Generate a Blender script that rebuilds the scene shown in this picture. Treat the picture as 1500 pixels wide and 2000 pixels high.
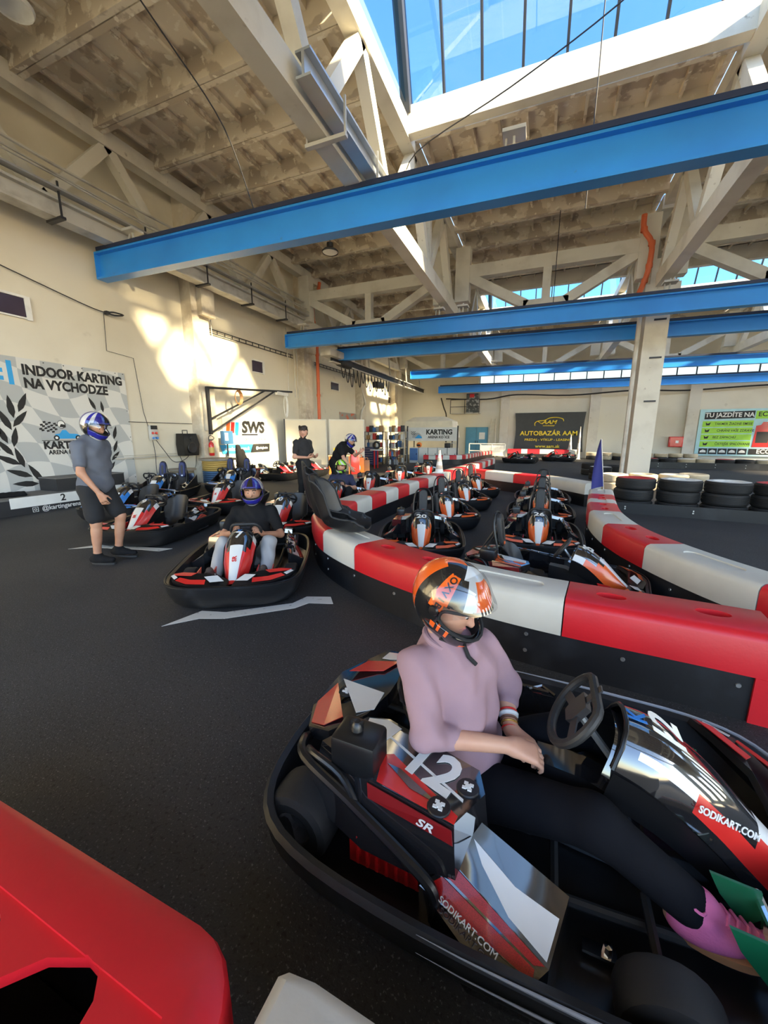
import bpy, bmesh, math, random
import numpy as np
from mathutils import Vector, Matrix, Euler
random.seed(7)
for o in list(bpy.data.objects): bpy.data.objects.remove(o)
scene = bpy.context.scene
COL = scene.collection
PI = math.pi
def R(a): return math.radians(a)
# ---------------------------------------------------------------- camera
cam_d = bpy.data.cameras.new('camera')
cam_d.sensor_fit = 'VERTICAL'; cam_d.sensor_height = 24.0; cam_d.lens = 9.0
cam_d.clip_start = 0.02; cam_d.clip_end = 500
cam = bpy.data.objects.new('camera', cam_d); COL.objects.link(cam)
cam.location = (0, 0, 1.55)
cam.rotation_euler = (R(90 - 11.31), 0, R(22.05))
scene.camera = cam
# ---------------------------------------------------------------- sky, sun, exposure
SUN_TRAVEL = Vector((-2.2, 0.62, -1.0)).normalized()
world = bpy.data.worlds.new('sky'); scene.world = world; world.use_nodes = True
wn = world.node_tree; wn.nodes.clear()
sky = wn.nodes.new('ShaderNodeTexSky'); sky.sky_type = 'NISHITA'; sky.sun_disc = False
sky.sun_elevation = R(32); sky.sun_rotation = R(104); sky.air_density = 1.0; sky.dust_density = 0.6; sky.ozone_density = 1.6
bg = wn.nodes.new('ShaderNodeBackground'); bg.inputs['Strength'].default_value = 0.62
wo = wn.nodes.new('ShaderNodeOutputWorld')
wn.links.new(sky.outputs[0], bg.inputs[0]); wn.links.new(bg.outputs[0], wo.inputs[0])
sun_d = bpy.data.lights.new('sun', 'SUN'); sun_d.energy = 24.0; sun_d.angle = R(3.2); sun_d.color = (1.0, 0.80, 0.50)
sun = bpy.data.objects.new('sun', sun_d); COL.objects.link(sun)
sun.rotation_euler = SUN_TRAVEL.to_track_quat('-Z', 'Y').to_euler(); sun.location = (30, -8, 20)
scene.view_settings.view_transform = 'Standard'; scene.view_settings.look = 'None'
scene.view_settings.exposure = 0.55; scene.view_settings.gamma = 1.0
scene.view_settings.use_curve_mapping = False
# ---------------------------------------------------------------- materials
MATS = {}
def M(name, col, rough=0.5, metal=0.0, var=None, bump=None, spec=0.5, coat=0.0, alpha=None):
    """procedural material; var=(colour2, scale, lo, hi) blends a noise patch, bump=(scale, strength)"""
    if name in MATS: return MATS[name]
    m = bpy.data.materials.new(name); m.use_nodes = True; nt = m.node_tree; N = nt.nodes; Lk = nt.links
    b = N['Principled BSDF']
    b.inputs['Roughness'].default_value = rough; b.inputs['Metallic'].default_value = metal
    b.inputs['Specular IOR Level'].default_value = spec; b.inputs['Coat Weight'].default_value = coat
    b.inputs['Coat Roughness'].default_value = 0.06
    tc = N.new('ShaderNodeTexCoord')
    def noise(scale, detail=6):
        n = N.new('ShaderNodeTexNoise'); n.inputs['Scale'].default_value = scale; n.inputs['Detail'].default_value = detail
        Lk.new(tc.outputs['Object'], n.inputs['Vector']); return n
    def mixc(fac, a, bcol):
        x = N.new('ShaderNodeMix'); x.data_type = 'RGBA'
        Lk.new(fac, x.inputs[0])
        for s, v in ((6, a), (7, bcol)):
            if isinstance(v, tuple): x.inputs[s].default_value = v + (1,)
            else: Lk.new(v, x.inputs[s])
        return x.outputs[2]
    def ramp(src, lo, hi):
        r = N.new('ShaderNodeMapRange'); r.inputs[1].default_value = lo; r.inputs[2].default_value = hi
        Lk.new(src, r.inputs[0]); return r.outputs[0]
    c = col
    vs = var if isinstance(var, list) else ([var] if var else [(tuple(min(1, k * 1.14 + .004) for k in col), 3.0, .35, .75)])
    for (c2, sc, lo, hi) in vs:
        c = mixc(ramp(noise(sc).outputs[0], lo, hi), c, c2)
    Lk.new(c, b.inputs['Base Color'])
    if bump:
        n = noise(bump[0], 4); bp = N.new('ShaderNodeBump'); bp.inputs['Strength'].default_value = bump[1]
        bp.inputs['Distance'].default_value = bump[2] if len(bump) > 2 else 0.01
        Lk.new(n.outputs[0], bp.inputs['Height']); Lk.new(bp.outputs[0], b.inputs['Normal'])
    if alpha is not None: b.inputs['Alpha'].default_value = alpha
    MATS[name] = m; return m
def glass_mat(name, tint, gloss=0.08, rough=0.02, haze=0.0, hazec=(0.8, 0.8, 0.8)):
    if name in MATS: return MATS[name]
    m = bpy.data.materials.new(name); m.use_nodes = True; nt = m.node_tree; N = nt.nodes; Lk = nt.links
    N.remove(N['Principled BSDF'])
    t = N.new('ShaderNodeBsdfTransparent'); t.inputs[0].default_value = tint + (1,)
    g = N.new('ShaderNodeBsdfGlossy'); g.inputs['Roughness'].default_value = rough
    x = N.new('ShaderNodeMixShader'); x.inputs[0].default_value = gloss; Lk.new(t.outputs[0], x.inputs[1]); Lk.new(g.outputs[0], x.inputs[2])
    out = x.outputs[0]
    if haze:
        d = N.new('ShaderNodeBsdfTranslucent'); d.inputs[0].default_value = hazec + (1,)
        x2 = N.new('ShaderNodeMixShader')
        n = N.new('ShaderNodeTexNoise'); n.inputs['Scale'].default_value = 1.3
        tc = N.new('ShaderNodeTexCoord'); Lk.new(tc.outputs['Object'], n.inputs['Vector'])
        mr = N.new('ShaderNodeMapRange'); mr.inputs[3].default_value = haze * .6; mr.inputs[4].default_value = min(1, haze * 1.4)
        Lk.new(n.outputs[0], mr.inputs[0]); Lk.new(mr.outputs[0], x2.inputs[0])
        Lk.new(out, x2.inputs[1]); Lk.new(d.outputs[0], x2.inputs[2]); out = x2.outputs[0]
    Lk.new(out, N['Material Output'].inputs[0])
    MATS[name] = m; return m
# ---------------------------------------------------------------- mesh builder
def catmull(pts, n=4, closed=False):
    P = [Vector(p) for p in pts]; out = []; L = len(P)
    for i in range(L if closed else L - 1):
        if closed: a, b, c, d = P[(i - 1) % L], P[i], P[(i + 1) % L], P[(i + 2) % L]
        else: a, b, c, d = P[max(i - 1, 0)], P[i], P[i + 1], P[min(i + 2, L - 1)]
        for k in range(n):
            t = k / n
            out.append(0.5 * ((2 * b) + (c - a) * t + (2 * a - 5 * b + 4 * c - d) * t * t + (3 * b - a - 3 * c + d) * t ** 3))
    if not closed: out.append(P[-1])
    return out
class MB:
    def __init__(s, T=None): s.v = []; s.f = []; s.m = []; s.T = T or Matrix.Identity(4); s.mi = 0
    def add(s, vs, fs, mi=None):
        o = len(s.v); s.v += [s.T @ Vector(p) for p in vs]
        for f in fs: s.f.append(tuple(i + o for i in f)); s.m.append(s.mi if mi is None else mi)
        return s
    def box(s, c, d, rot=None, taper=1.0, mi=None):
        x, y, z = d[0] / 2, d[1] / 2, d[2] / 2; vs = []
        for sz in (-1, 1):
            k = taper if sz > 0 else 1
            for sx, sy in ((-1, -1), (1, -1), (1, 1), (-1, 1)): vs.append(Vector((sx * x * k, sy * y * k, sz * z)))
        if rot is not None:
            E_ = rot if isinstance(rot, Matrix) else Euler(rot).to_matrix(); vs = [E_ @ p for p in vs]
        vs = [p + Vector(c) for p in vs]
        return s.add(vs, [(3, 2, 1, 0), (4, 5, 6, 7), (0, 1, 5, 4), (1, 2, 6, 5), (2, 3, 7, 6), (3, 0, 4, 7)], mi)
    def box2(s, a, b, mi=None): return s.box([(a[i] + b[i]) / 2 for i in range(3)], [abs(b[i] - a[i]) for i in range(3)], mi=mi)
    def rbox(s, c, d, r=0.02, rot=None, mi=None):
        """box with chamfered edges"""
        bm = bmesh.new(); bmesh.ops.create_cube(bm, size=1)
        for q in bm.verts: q.co = Vector((q.co.x * d[0], q.co.y * d[1], q.co.z * d[2]))
        bmesh.ops.bevel(bm, geom=bm.edges[:], offset=r, segments=2, affect='EDGES', profile=0.5)
        E_ = Matrix.Identity(3) if rot is None else (rot if isinstance(rot, Matrix) else Euler(rot).to_matrix())
        bm.verts.index_update()
        s.add([E_ @ q.co + Vector(c) for q in bm.verts], [tuple(q.index for q in f.verts) for f in bm.faces], mi); bm.free(); return s
    def bar(s, a, b, w, h=None, up=(0, 0, 1), mi=None):
        """rectangular bar from a to b"""
        a, b = Vector(a), Vector(b); h = h or w; d = (b - a).normalized(); u = Vector(up)
        if abs(d.dot(u)) > .98: u = Vector((1, 0, 0))
        r = d.cross(u).normalized(); u = r.cross(d)
        vs = [p + r * (sx * w / 2) + u * (sz * h / 2) for p in (a, b) for sx, sz in ((-1, -1), (1, -1), (1, 1), (-1, 1))]
        return s.add(vs, [(0, 1, 2, 3), (7, 6, 5, 4), (0, 4, 5, 1), (1, 5, 6, 2), (2, 6, 7, 3), (3, 7, 4, 0)], mi)
    def tube(s, pts, r, n=8, closed=False, mi=None, smooth=0):
        P = catmull(pts, smooth, closed) if smooth else [Vector(p) for p in pts]
        L = len(P); vs = []; prev = None
        for i, p in enumerate(P):
            if closed: t = P[(i + 1) % L] - P[(i - 1) % L]
            else: t = P[min(i + 1, L - 1)] - P[max(i - 1, 0)]
            t.normalize()
            if prev is None:
                u = Vector((0, 0, 1)) if abs(t.z) < .9 else Vector((1, 0, 0)); u = (u - t * u.dot(t)).normalized()
            else: u = (prev - t * prev.dot(t)).normalized()
            prev = u; w = t.cross(u); rr = r[i] if isinstance(r, (list, tuple)) else r
            for k in range(n):
                a = 2 * PI * k / n; vs.append(p + (u * math.cos(a) + w * math.sin(a)) * rr)
        fs = []
        for i in range(L if closed else L - 1):
            j = (i + 1) % L
            for k in range(n): fs.append((i * n + k, i * n + (k + 1) % n, j * n + (k + 1) % n, j * n + k))
        if not closed: fs += [tuple(range(n - 1, -1, -1)), tuple((L - 1) * n + k for k in range(n))]
        return s.add(vs, fs, mi)
    def lathe(s, prof, n=24, M4=None, mi=None, cap=False):
        M4 = M4 or Matrix.Identity(4); vs = []; fs = []; L = len(prof)
        for (r, z) in prof:
            for k in range(n): a = 2 * PI * k / n; vs.append(M4 @ Vector((r * math.cos(a), r * math.sin(a), z)))
        for i in range(L - 1):
            for k in range(n): fs.append((i * n + k, i * n + (k + 1) % n, (i + 1) * n + (k + 1) % n, (i + 1) * n + k))
        if cap: fs += [tuple(range(n - 1, -1, -1)), tuple((L - 1) * n + k for k in range(n))]
        return s.add(vs, fs, mi)
    def loft(s, rings, closed=True, caps=True, loop=False, mi=None):
        n = len(rings[0]); vs = [p for r in rings for p in r]; fs = []; L = len(rings)
        for i in range(L if loop else L - 1):
            j = (i + 1) % L
            for k in range(n if closed else n - 1): fs.append((i * n + k, i * n + (k + 1) % n, j * n + (k + 1) % n, j * n + k))
        if caps and not loop and closed: fs += [tuple(range(n - 1, -1, -1)), tuple((L - 1) * n + k for k in range(n))]
        return s.add(vs, fs, mi)
    def grid(s, fn, nu, nv, mi=None, keep=None):
        vs = [fn(i / nu, j / nv) for j in range(nv + 1) for i in range(nu + 1)]; o = len(s.v)
        s.v += [s.T @ Vector(p) for p in vs]
        for j in range(nv):
            for i in range(nu):
                if keep and not keep((i + .5) / nu, (j + .5) / nv): continue
                a = o + j * (nu + 1) + i; s.f.append((a, a + 1, a + nu + 2, a + nu + 1))
                s.m.append(mi((i + .5) / nu, (j + .5) / nv) if callable(mi) else (s.mi if mi is None else mi))
        return s
    def prism(s, poly, z0, z1, M4=None, mi=None):
        M4 = M4 or Matrix.Identity(4); n = len(poly)
        vs = [M4 @ Vector((p[0], p[1], z)) for z in (z0, z1) for p in poly]
        return s.add(vs, [tuple(range(n - 1, -1, -1)), tuple(range(n, 2 * n))] + [(k, (k + 1) % n, n + (k + 1) % n, n + k) for k in range(n)], mi)
    def plate(s, pts, t=0.01, mi=None):
        """3D polygon with thickness t below its normal"""
        P = [Vector(p) for p in pts]; nrm = Vector((0, 0, 0)); n = len(P)
        for i in range(n): nrm += P[i].cross(P[(i + 1) % n])
        nrm.normalize()
        return s.add(P + [p - nrm * t for p in P], [tuple(range(n)), tuple(range(2 * n - 1, n - 1, -1))] + [(k, n + k, n + (k + 1) % n, (k + 1) % n) for k in range(n)], mi)
    def sphere(s, c, r, nu=16, nv=10, mi=None):
        r = r if isinstance(r, (tuple, list)) else (r, r, r)
        return s.grid(lambda u, v: (c[0] + r[0] * math.cos(2 * PI * u) * math.sin(PI * v), c[1] + r[1] * math.sin(2 * PI * u) * math.sin(PI * v), c[2] - r[2] * math.cos(PI * v)), nu, nv, mi)
    def mesh(s, name, mats, smooth=35):
        me = bpy.data.meshes.new(name); me.from_pydata([tuple(p) for p in s.v], [], s.f)
        for q in (mats if isinstance(mats, (list, tuple)) else [mats]): me.materials.append(q)
        if any(s.m): me.polygons.foreach_set('material_index', s.m)
        if smooth: me.shade_smooth(); me.set_sharp_from_angle(angle=R(smooth))
        me.update(); return me
    def build(s, name, mats, parent=None, smooth=35): return obj(name, s.mesh(name, mats, smooth), parent)
def obj(name, data, parent=None, T=None):
    o = bpy.data.objects.new(name, data); COL.objects.link(o); o.parent = parent
    if T is not None: o.matrix_basis = T
    return o
def tag(o, label, cat, group=None, kind=None):
    if label: o['label'] = label
    if cat: o['category'] = cat
    if group: o['group'] = group
    if kind: o['kind'] = kind
    return o
def struct(o): o['kind'] = 'structure'; return o
def thing(name, label, cat, loc=(0, 0, 0), rz=0, group=None):
    o = bpy.data.objects.new(name, None); COL.objects.link(o); o.location = loc; o.rotation_euler = (0, 0, rz)
    o.empty_display_size = .1
    return tag(o, label, cat, group)
def copy_tree(o, parent=None):
    c = o.copy(); COL.objects.link(c); c.parent = parent
    for ch in list(o.children): copy_tree(ch, c)
    return c
TXT = {}
def text_mesh(s, size, bold=0.0, shear=0.0, depth=0.002, align='CENTER', sx=1.0, spacing=1.0):
    key = (s, size, bold, shear, depth, align, sx, spacing)
    if key in TXT: return TXT[key]
    cu = bpy.data.curves.new('lettering', 'FONT'); cu.body = s; cu.size = size; cu.offset = bold * size; cu.shear = shear
    cu.extrude = depth; cu.align_x = align; cu.align_y = 'CENTER'; cu.resolution_u = 3; cu.space_character = spacing
    t = bpy.data.objects.new('lettering', cu)
    me = bpy.data.meshes.new_from_object(t); bpy.data.objects.remove(t)
    if sx != 1.0: me.transform(Matrix.Scale(sx, 4, (1, 0, 0)))
    me.materials.clear(); TXT[key] = me; return me
def text(s, size, mat, parent, T, name='lettering', **k):
    me = text_mesh(s, size, **k).copy(); me.materials.append(mat)
    return obj(name, me, parent, T)
def frame(origin, xdir, ydir):
    x = Vector(xdir).normalized(); y = Vector(ydir); z = x.cross(y).normalized(); y = z.cross(x)
    return Matrix(((x.x, y.x, z.x, origin[0]), (x.y, y.y, z.y, origin[1]), (x.z, y.z, z.z, origin[2]), (0, 0, 0, 1)))
# ================================================================ THE HALL
XW, YB, ZC = -10.6, 30.0, 8.75          # left wall, back wall, slab soffit
XR, YS = 22.0, -9.5
m_wall = M('cream wall paint', (.72, .68, .57), .85, var=[((.60, .55, .44), .45, .45, .8), ((.42, .38, .30), 1.6, .66, .85)], bump=(9, .15))
m_pil = M('stained plaster', (.64, .58, .47), .85, var=[((.40, .33, .25), 1.1, .48, .75), ((.75, .70, .6), 5, .5, .8)], bump=(14, .3))
m_ceil = M('peeling ceiling paint', (.74, .66, .53), .9, var=[((.52, .44, .34), 1.9, .53, .57), ((.84, .78, .66), 5.2, .60, .64), ((.40, .34, .26), .6, .66, .8)], bump=(7, .3))
m_conc = M('painted concrete truss', (.66, .63, .55), .8, var=[((.47, .43, .36), 1.3, .5, .8), ((.30, .26, .21), 6, .68, .8)], bump=(20, .2))
m_blue = M('blue beam paint', (.03, .29, .80), .40, var=[((.025, .22, .66), .7, .4, .8), ((.10, .16, .22), 3.5, .72, .85)])
m_dark = M('dark steel', (.03, .03, .035), .5, .3)
m_steel = M('grey steel', (.42, .42, .42), .4, .7)
m_lsteel = M('worn light steel', (.55, .53, .48), .55, .2, var=((.28, .25, .21), 2.2, .5, .8))
m_pipe = M('orange drain pipe', (.62, .13, .045), .5)
m_asph = M('asphalt', (.026, .027, .030), .72, var=[((.045, .046, .050), .55, .4, .75), ((.13, .13, .135), 100, .60, .68), ((.012, .012, .014), 60, .55, .7)], bump=(130, .55, .006))
m_white = M('white paint', (.78, .78, .75), .6, var=((.55, .54, .5), 4, .5, .85))
m_glassN = glass_mat('sky dimming roof glass', (.52, .70, .82), .06)  # tint added to dim and blue the sky seen through these panes
m_glassS = glass_mat('clear roof glass', (.94, .95, .93), .05)
m_milk = glass_mat('frosted window glass', (.75, .74, .68), .05, haze=.55, hazec=(.95, .93, .85))
m_black = M('black paint', (.012, .012, .013), .5)
# floor, walls
b = MB(); b.box2((XW - .2, YS, -.2), (XR + .2, YB + .2, 0)); struct(b.build('floor', m_asph))
b = MB(); b.box2((XW - .25, YS, 0), (XW, YB + .25, 9.0)); wl = struct(b.build('wall_left', m_wall))
b = MB()
b.box2((XW, YB, 0), (XR, YB + .25, 4.95)); b.box2((XW, YB, 6.35), (XR, YB + .25, 9.0))
b.box2((XW, YB, 4.95), (-4.6, YB + .25, 6.35)); b.box2((18, YB, 4.95), (XR, YB + .25, 6.35))
wb = struct(b.build('wall_back', m_wall))
b = MB(); b.box2((XR, YS, 0), (XR + .25, YB + .25, 1.2)); b.box2((XR, YS, 6.2), (XR + .25, YB + .25, 9.0))
for y in np.arange(YS, YB, 5.6): b.box2((XR, y, 1.2), (XR + .25, y + 2.9, 6.2))
struct(b.build('wall_right', m_wall))
# back clerestory: milky panes and dark mullions
wc = struct(obj('window_1', MB().box2((-4.6, YB + .02, 4.95), (18, YB + .2, 5.02)).mesh('window_sill', m_wall)))
pane = MB().box((0, 0, 0), (.94, .012, 1.3)).mesh('pane', m_milk)
mull = MB().box((0, 0, 0), (.06, .07, 1.36)).mesh('mullion', m_dark)
for i, x in enumerate(np.arange(-4.55, 18, 1.0)):
    obj('pane', pane, wc, Matrix.Translation((x + .5, YB + .12, 5.66))); obj('mullion', mull, wc, Matrix.Translation((x, YB + .08, 5.66)))
b = MB(); b.bar((-4.6, YB + .07, 6.3), (18, YB + .07, 6.3), .07); b.build('window_frame', m_dark, wc)
# pilasters of the left wall and back wall
for i, y in enumerate((-2.2, 9.85, 15.9, 21.9, 27.6)):
    b = MB(); b.box2((XW, y - .32, 0), (XW + .42, y + .32, 8.6)); b.box2((XW, y - .1, 5.2), (XW + .62, y + .42, 6.1))
    b.build('pilaster', m_pil, wl)
for x in (-2.65, 3.1, 8.5):
    b = MB(); b.box2((x - .3, YB - .25, 0), (x + .3, YB, 4.9)); b.build('pilaster', m_conc, wb)
# ceiling: ribbed concrete slabs 1.5 m wide, one object each
def slab_mesh(w, l=1.5):
    b = MB(); b.box2((0, 0, 0), (w, l - .02, .08))
    b.box2((0, 0, -.40), (w, .11, 0)); b.box2((0, l - .12, -.40), (w, l - .02, 0))
    b.box2((0, .11, -.22), (.12, l - .12, 0)); b.box2((w - .12, .11, -.22), (w, l - .12, 0))
    n = 10
    for k in range(1, n):
        x = w * k / n; b.box2((x - .03, .11, -.12), (x + .03, l - .12, 0))
    return b.mesh('roof_slab', m_ceil, 0)
ceil = struct(obj('ceiling', MB().box2((XW, YS, 9.02), (XW + .6, YB, 9.1)).mesh('ceiling_edge', m_ceil)))
BAYS = [(-10.45, -3.6), (-3.3, 2.8), (3.1, 9.2), (9.5, 15.6), (15.9, 21.9)]
LANT = [(-9.4, -5.4), (5.6, 9.6), (20.6, 24.6)]
for bi, (x0, x1) in enumerate(BAYS):
    me = slab_mesh(x1 - x0)
    y = -9.4
    while y < 29.8:
        inl = bi > 0 and any(a - .05 <= y + .75 <= c + .05 for a, c in LANT)
        if not inl: obj('roof_slab', me, ceil, Matrix.Translation((x0, y, ZC)))
        y += 1.5
# roof lanterns: sloped glazing with thin mullions on a deep white kerb beam
wi = 2
for (ya, yb_) in LANT:
    w = struct(obj('window_%d' % wi, MB().box2((-3.3, yb_ - .02, 8.18), (XR, yb_ + .22, 8.72)).mesh('kerb_beam', m_conc))); wi += 1
    MB().box2((-3.3, ya - .22, 8.18), (XR, ya + .02, 8.72)).build('kerb_beam', m_conc, w)
    top = 12.3; lean = 3.58 * math.tan(R(22.3))
    pn = MB().plate([(0, 0, 0), (.76, 0, 0), (.76, -lean, top - 8.72), (0, -lean, top - 8.72)], .006).mesh('pane', m_glassN, 0)
    ps = MB().plate([(0, 0, 0), (.76, 0, 0), (.76, lean, top - 8.72), (0, lean, top - 8.72)], .006).mesh('pane', m_glassS, 0)
    mn = MB().bar((0, 0, 0), (0, -lean, top - 8.72), .05, .09).mesh('mullion', m_dark, 0)
    ms = MB().bar((0, 0, 0), (0, lean, top - 8.72), .03, .03).mesh('mullion', m_dark, 0)
    for x in np.arange(-3.3, XR - .3, .8):
        obj('pane', pn, w, Matrix.Translation((x + .02, yb_ + .05, 8.72))); obj('mullion', mn, w, Matrix.Translation((x, yb_ + .05, 8.72)))
        obj('pane', ps, w, Matrix.Translation((x + .02, ya - .05, 8.72))); 
        if round(x * 10) % 3 == 0: obj('mullion', ms, w, Matrix.Translation((x, ya - .05, 8.72)))
    # end gable at the left and its frame
    MB().plate([(-3.32, ya, 8.72), (-3.32, yb_, 8.72), (-3.32, yb_ - lean, top), (-3.32, ya + lean, top)], .01).build('pane', m_glassN, w, 0)
    b = MB(); b.bar((-3.34, yb_ + .05, 8.6), (-3.34, yb_ + .05 - lean, top), .20, .26); b.bar((-3.34, ya, 8.72), (-3.34, ya + lean, top), .08, .12)
    b.build('window_frame', m_dark, w)
    MB().box2((-3.3, ya + lean - .1, top), (XR, yb_ - lean + .1, top + .08)).build('pane', m_glassS, w, 0)
# ---- longitudinal roof trusses
def truss(x, y0, y1, tops, bots, label, w=.30, zb=5.9, zt=8.5, hb=.40):
    t = thing('roof_truss', label, 'truss', (x, y0, 0), 0, 'long concrete roof trusses')
    MB().box2((-w / 2, 0, zb), (w / 2, y1 - y0, zb + hb)).build('bottom_chord', m_conc, t, 0)
    MB().box2((-w / 2, 0, zt - .36), (w / 2, y1 - y0, zt)).build('top_chord', m_conc, t, 0)
    for tp in tops:
        for bt in bots:
            if abs(abs(tp - bt) - 1.5) < .3: MB().bar((0, bt - y0, zb + hb - .1), (0, tp - y0, zt - .3), .24, .22, up=(1, 0, 0)).build('diagonal', m_conc, t, 0)
            elif abs(tp - bt) < .1: MB().bar((0, bt - y0, zb + hb), (0, tp - y0, zt - .3), .2).build('post', m_conc, t, 0)
    return t
TP = [-1.7, 1.3, 4.3, 7.3, 10.3, 13.3]; BT = [-3.2, -.2, 2.8, 5.8, 8.8, 11.8, 14.8]
TP2 = [16.7, 19.7, 22.7, 25.7, 28.3]; BT2 = [15.2, 18.2, 21.2, 24.2, 27.2, 29.6]
truss(-10.05, -3.4, 15.1, TP, BT, 'concrete truss running along the left wall above the poster', zb=6.1)
truss(-3.45, -3.4, 15.1, TP + [11.8], BT, 'sunlit concrete truss in mid-hall, left of the big blue skylight')
truss(2.95, -3.4, 14.9, TP, BT, 'concrete truss ending at the white column, right of the skylight')
truss(9.35, -3.4, 15.1, TP, BT, 'concrete truss at the far right edge of the hall')
truss(-10.05, 15.1, 29.9, TP2, BT2, 'far stretch of the left wall truss behind the first orange pipe', zb=6.1)
truss(-3.45, 15.1, 29.9, TP2, BT2, 'far mid-hall truss beyond the cross truss')
truss(2.95, 15.1, 29.9, TP2, BT2, 'far truss beyond the white column')
truss(9.35, 15.1, 29.9, TP2, BT2, 'far truss at the right, beyond the blue beams')
# ---- cross trusses
def cross(x0, x1, y, label):
    t = thing('cross_truss', label, 'truss', ((x0 + x1) / 2, y, 0), 0, 'cross trusses between the long trusses')
    h = (x1 - x0) / 2
    MB().box2((-h, -.15, 7.0), (h, .15, 7.4)).build('top_chord', m_conc, t, 0)
    MB().box2((-.7, -.14, 5.75), (.7, .14, 6.05)).build('bottom_chord', m_conc, t, 0)
    for s in (-1, 1): MB().bar((s * .6, 0, 5.92), (s * (h - .35), 0, 7.1), .28, .3).build('diagonal', m_conc, t, 0)
    MB().bar((0, 0, 6.0), (0, 0, 7.1), .26).build('post', m_conc, t, 0)
    for s in (-1, 1): MB().box2((s * h - .5 if s > 0 else -h, -.18, 6.25), (s * h if s > 0 else -h + .5, .18, 8.0)).build('end_block', m_conc, t, 0)
cross(-9.9, -3.6, 15.1, 'cross truss spanning from the left wall to the mid-hall truss')
cross(-3.3, 2.8, 15.1, 'cross truss spanning from mid-hall to the white column')
cross(3.1, 9.2, 15.1, 'cross truss to the right of the white column')
cross(-9.9, -3.6, 27.5, 'farthest cross truss on the left, near the back wall')
cross(-3.3, 2.8, 27.5, 'farthest cross truss in the middle, near the back wall')
cross(3.1, 9.2, 27.5, 'farthest cross truss on the right, near the back wall')
# ---- white column with drain pipe
t = thing('concrete_column', 'white concrete column standing behind the pale tyre stacks', 'column', (2.95, 15.1, 0))
MB().box2((-.28, -.3, 0), (.34, .3, 6.7)).build('shaft', m_conc, t, 0); MB().box2((-.4, -.36, 5.2), (.5, .36, 6.0)).build('corbel', m_conc, t, 0)
MB().tube([(-.42, -.2, .1), (-.42, -.2, 5.4)], .07).build('grey_pipe', m_lsteel, t)
b = MB()
for z in (2.6, 3.9, 5.0): b.box((.1, -.31, z), (.32, .03, .05))
b.build('clamp', m_dark, t)
for x, y in ((9.35, 15.1), (15.7, 15.1)):
    t = thing('concrete_column', 'concrete column at the right outside the track, %s' % ('nearer' if x < 12 else 'farther'), 'column', (x, y, 0))
    MB().box2((-.3, -.3, 0), (.3, .3, 7)).build('shaft', m_conc, t, 0)
def drain(loc, pts, label):
    t = thing('drain_pipe', label, 'pipe', loc); b = MB(); b.tube(pts, .075, 10, smooth=3); b.build('pipe', m_pipe, t)
    for p in pts[1:-1]: MB().lathe([(.09, -.06), (.095, 0), (.09, .06)], 12, Matrix.Translation(p)).build('coupling', m_pipe, t)
drain((-10.1, 16.35, 0), [(.25, .2, 8.3), (.22, .1, 7.9), (0, 0, 7.4), (0, 0, 6.6), (.12, 0, 6.0), (.14, 0, 5.2), (.14, 0, 3.4), (.14, 0, 2.2)], 'orange drain pipe running down the left wall')
drain((2.55, 14.7, 0), [(-.25, 0, 7.9), (-.22, 0, 7.5), (.02, 0, 7.1), (.02, 0, 6.5), (-.05, 0, 6.1), (-.22, 0, 5.6)], 'short orange drain pipe at the head of the white column')
# ---- blue crane beams
def bluebeam(a, b_, h, label, hangers=(), w=.26):
    a, b_ = Vector(a), Vector(b_); d = b_ - a; L = d.length; d.normalize()
    t = thing('crane_beam', label, 'beam', a, 0, 'blue overhead crane beams')
    T = frame((0, 0, 0), d, Vector((0, 0, 1)).cross(d)); 
    MB(T).box2((0, -.02, 0), (L, .02, h)).build('web', m_blue, t, 0)
    MB(T).box2((0, -w / 2, -.02), (L, w / 2, .02)).build('bottom_flange', m_blue, t, 0)
    MB(T).box2((0, -w / 2, h - .02), (L, w / 2, h + .02)).build('top_flange', m_blue, t, 0)
    MB(T).box2((.1, -.15, h + .02), (L, -.02, h + .10)).build('flange_shade', M('navy flange shade', (.012, .022, .06), .5), t, 0)  # dark navy strip put in for the shadow of the recessed flange
    MB(T).box2((-.015, -w / 2, -.02), (.0, w / 2, h + .02)).build('end_plate', m_blue, t, 0)
    for x in hangers:
        k = MB(T); k.bar((x, 0, h), (x, 0, h + .42), .035); k.bar((x - .12, -.05, h + .05), (x - .12, .05, h + .4), .03); k.box((x, 0, h + .04), (.3, .2, .06)); k.box((x, 0, h + .32), (.34, .3, .05))
        k.build('hanger', m_lsteel, t, 0)
    return t
bluebeam((-10.35, 7.05, 5.30), (15.5, 7.5, 5.12), .56, 'nearest big blue crane beam crossing the whole picture', (1.2, 6.8, 9.6, 13.3, 19.6))
bluebeam((-9.75, 13.75, 4.98), (15.5, 13.75, 4.84), .46, 'second blue crane beam from the front, just before the white column', (.8, 6.2, 7.0, 12.7))
bluebeam((-8.7, 15.95, 4.80), (15.5, 16.1, 4.66), .42, 'third blue crane beam, darker, passing behind the white column', (5.3, 5.9, 11.8))
bluebeam((-7.9, 24.0, 5.0), (17.5, 24.0, 4.75), .42, 'fourth blue crane beam, pale, below the far skylight', (5.0,))
bluebeam((-6.9, 27.2, 4.42), (17.5, 27.2, 4.32), .40, 'farthest blue crane beam in front of the back wall', ())
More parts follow.
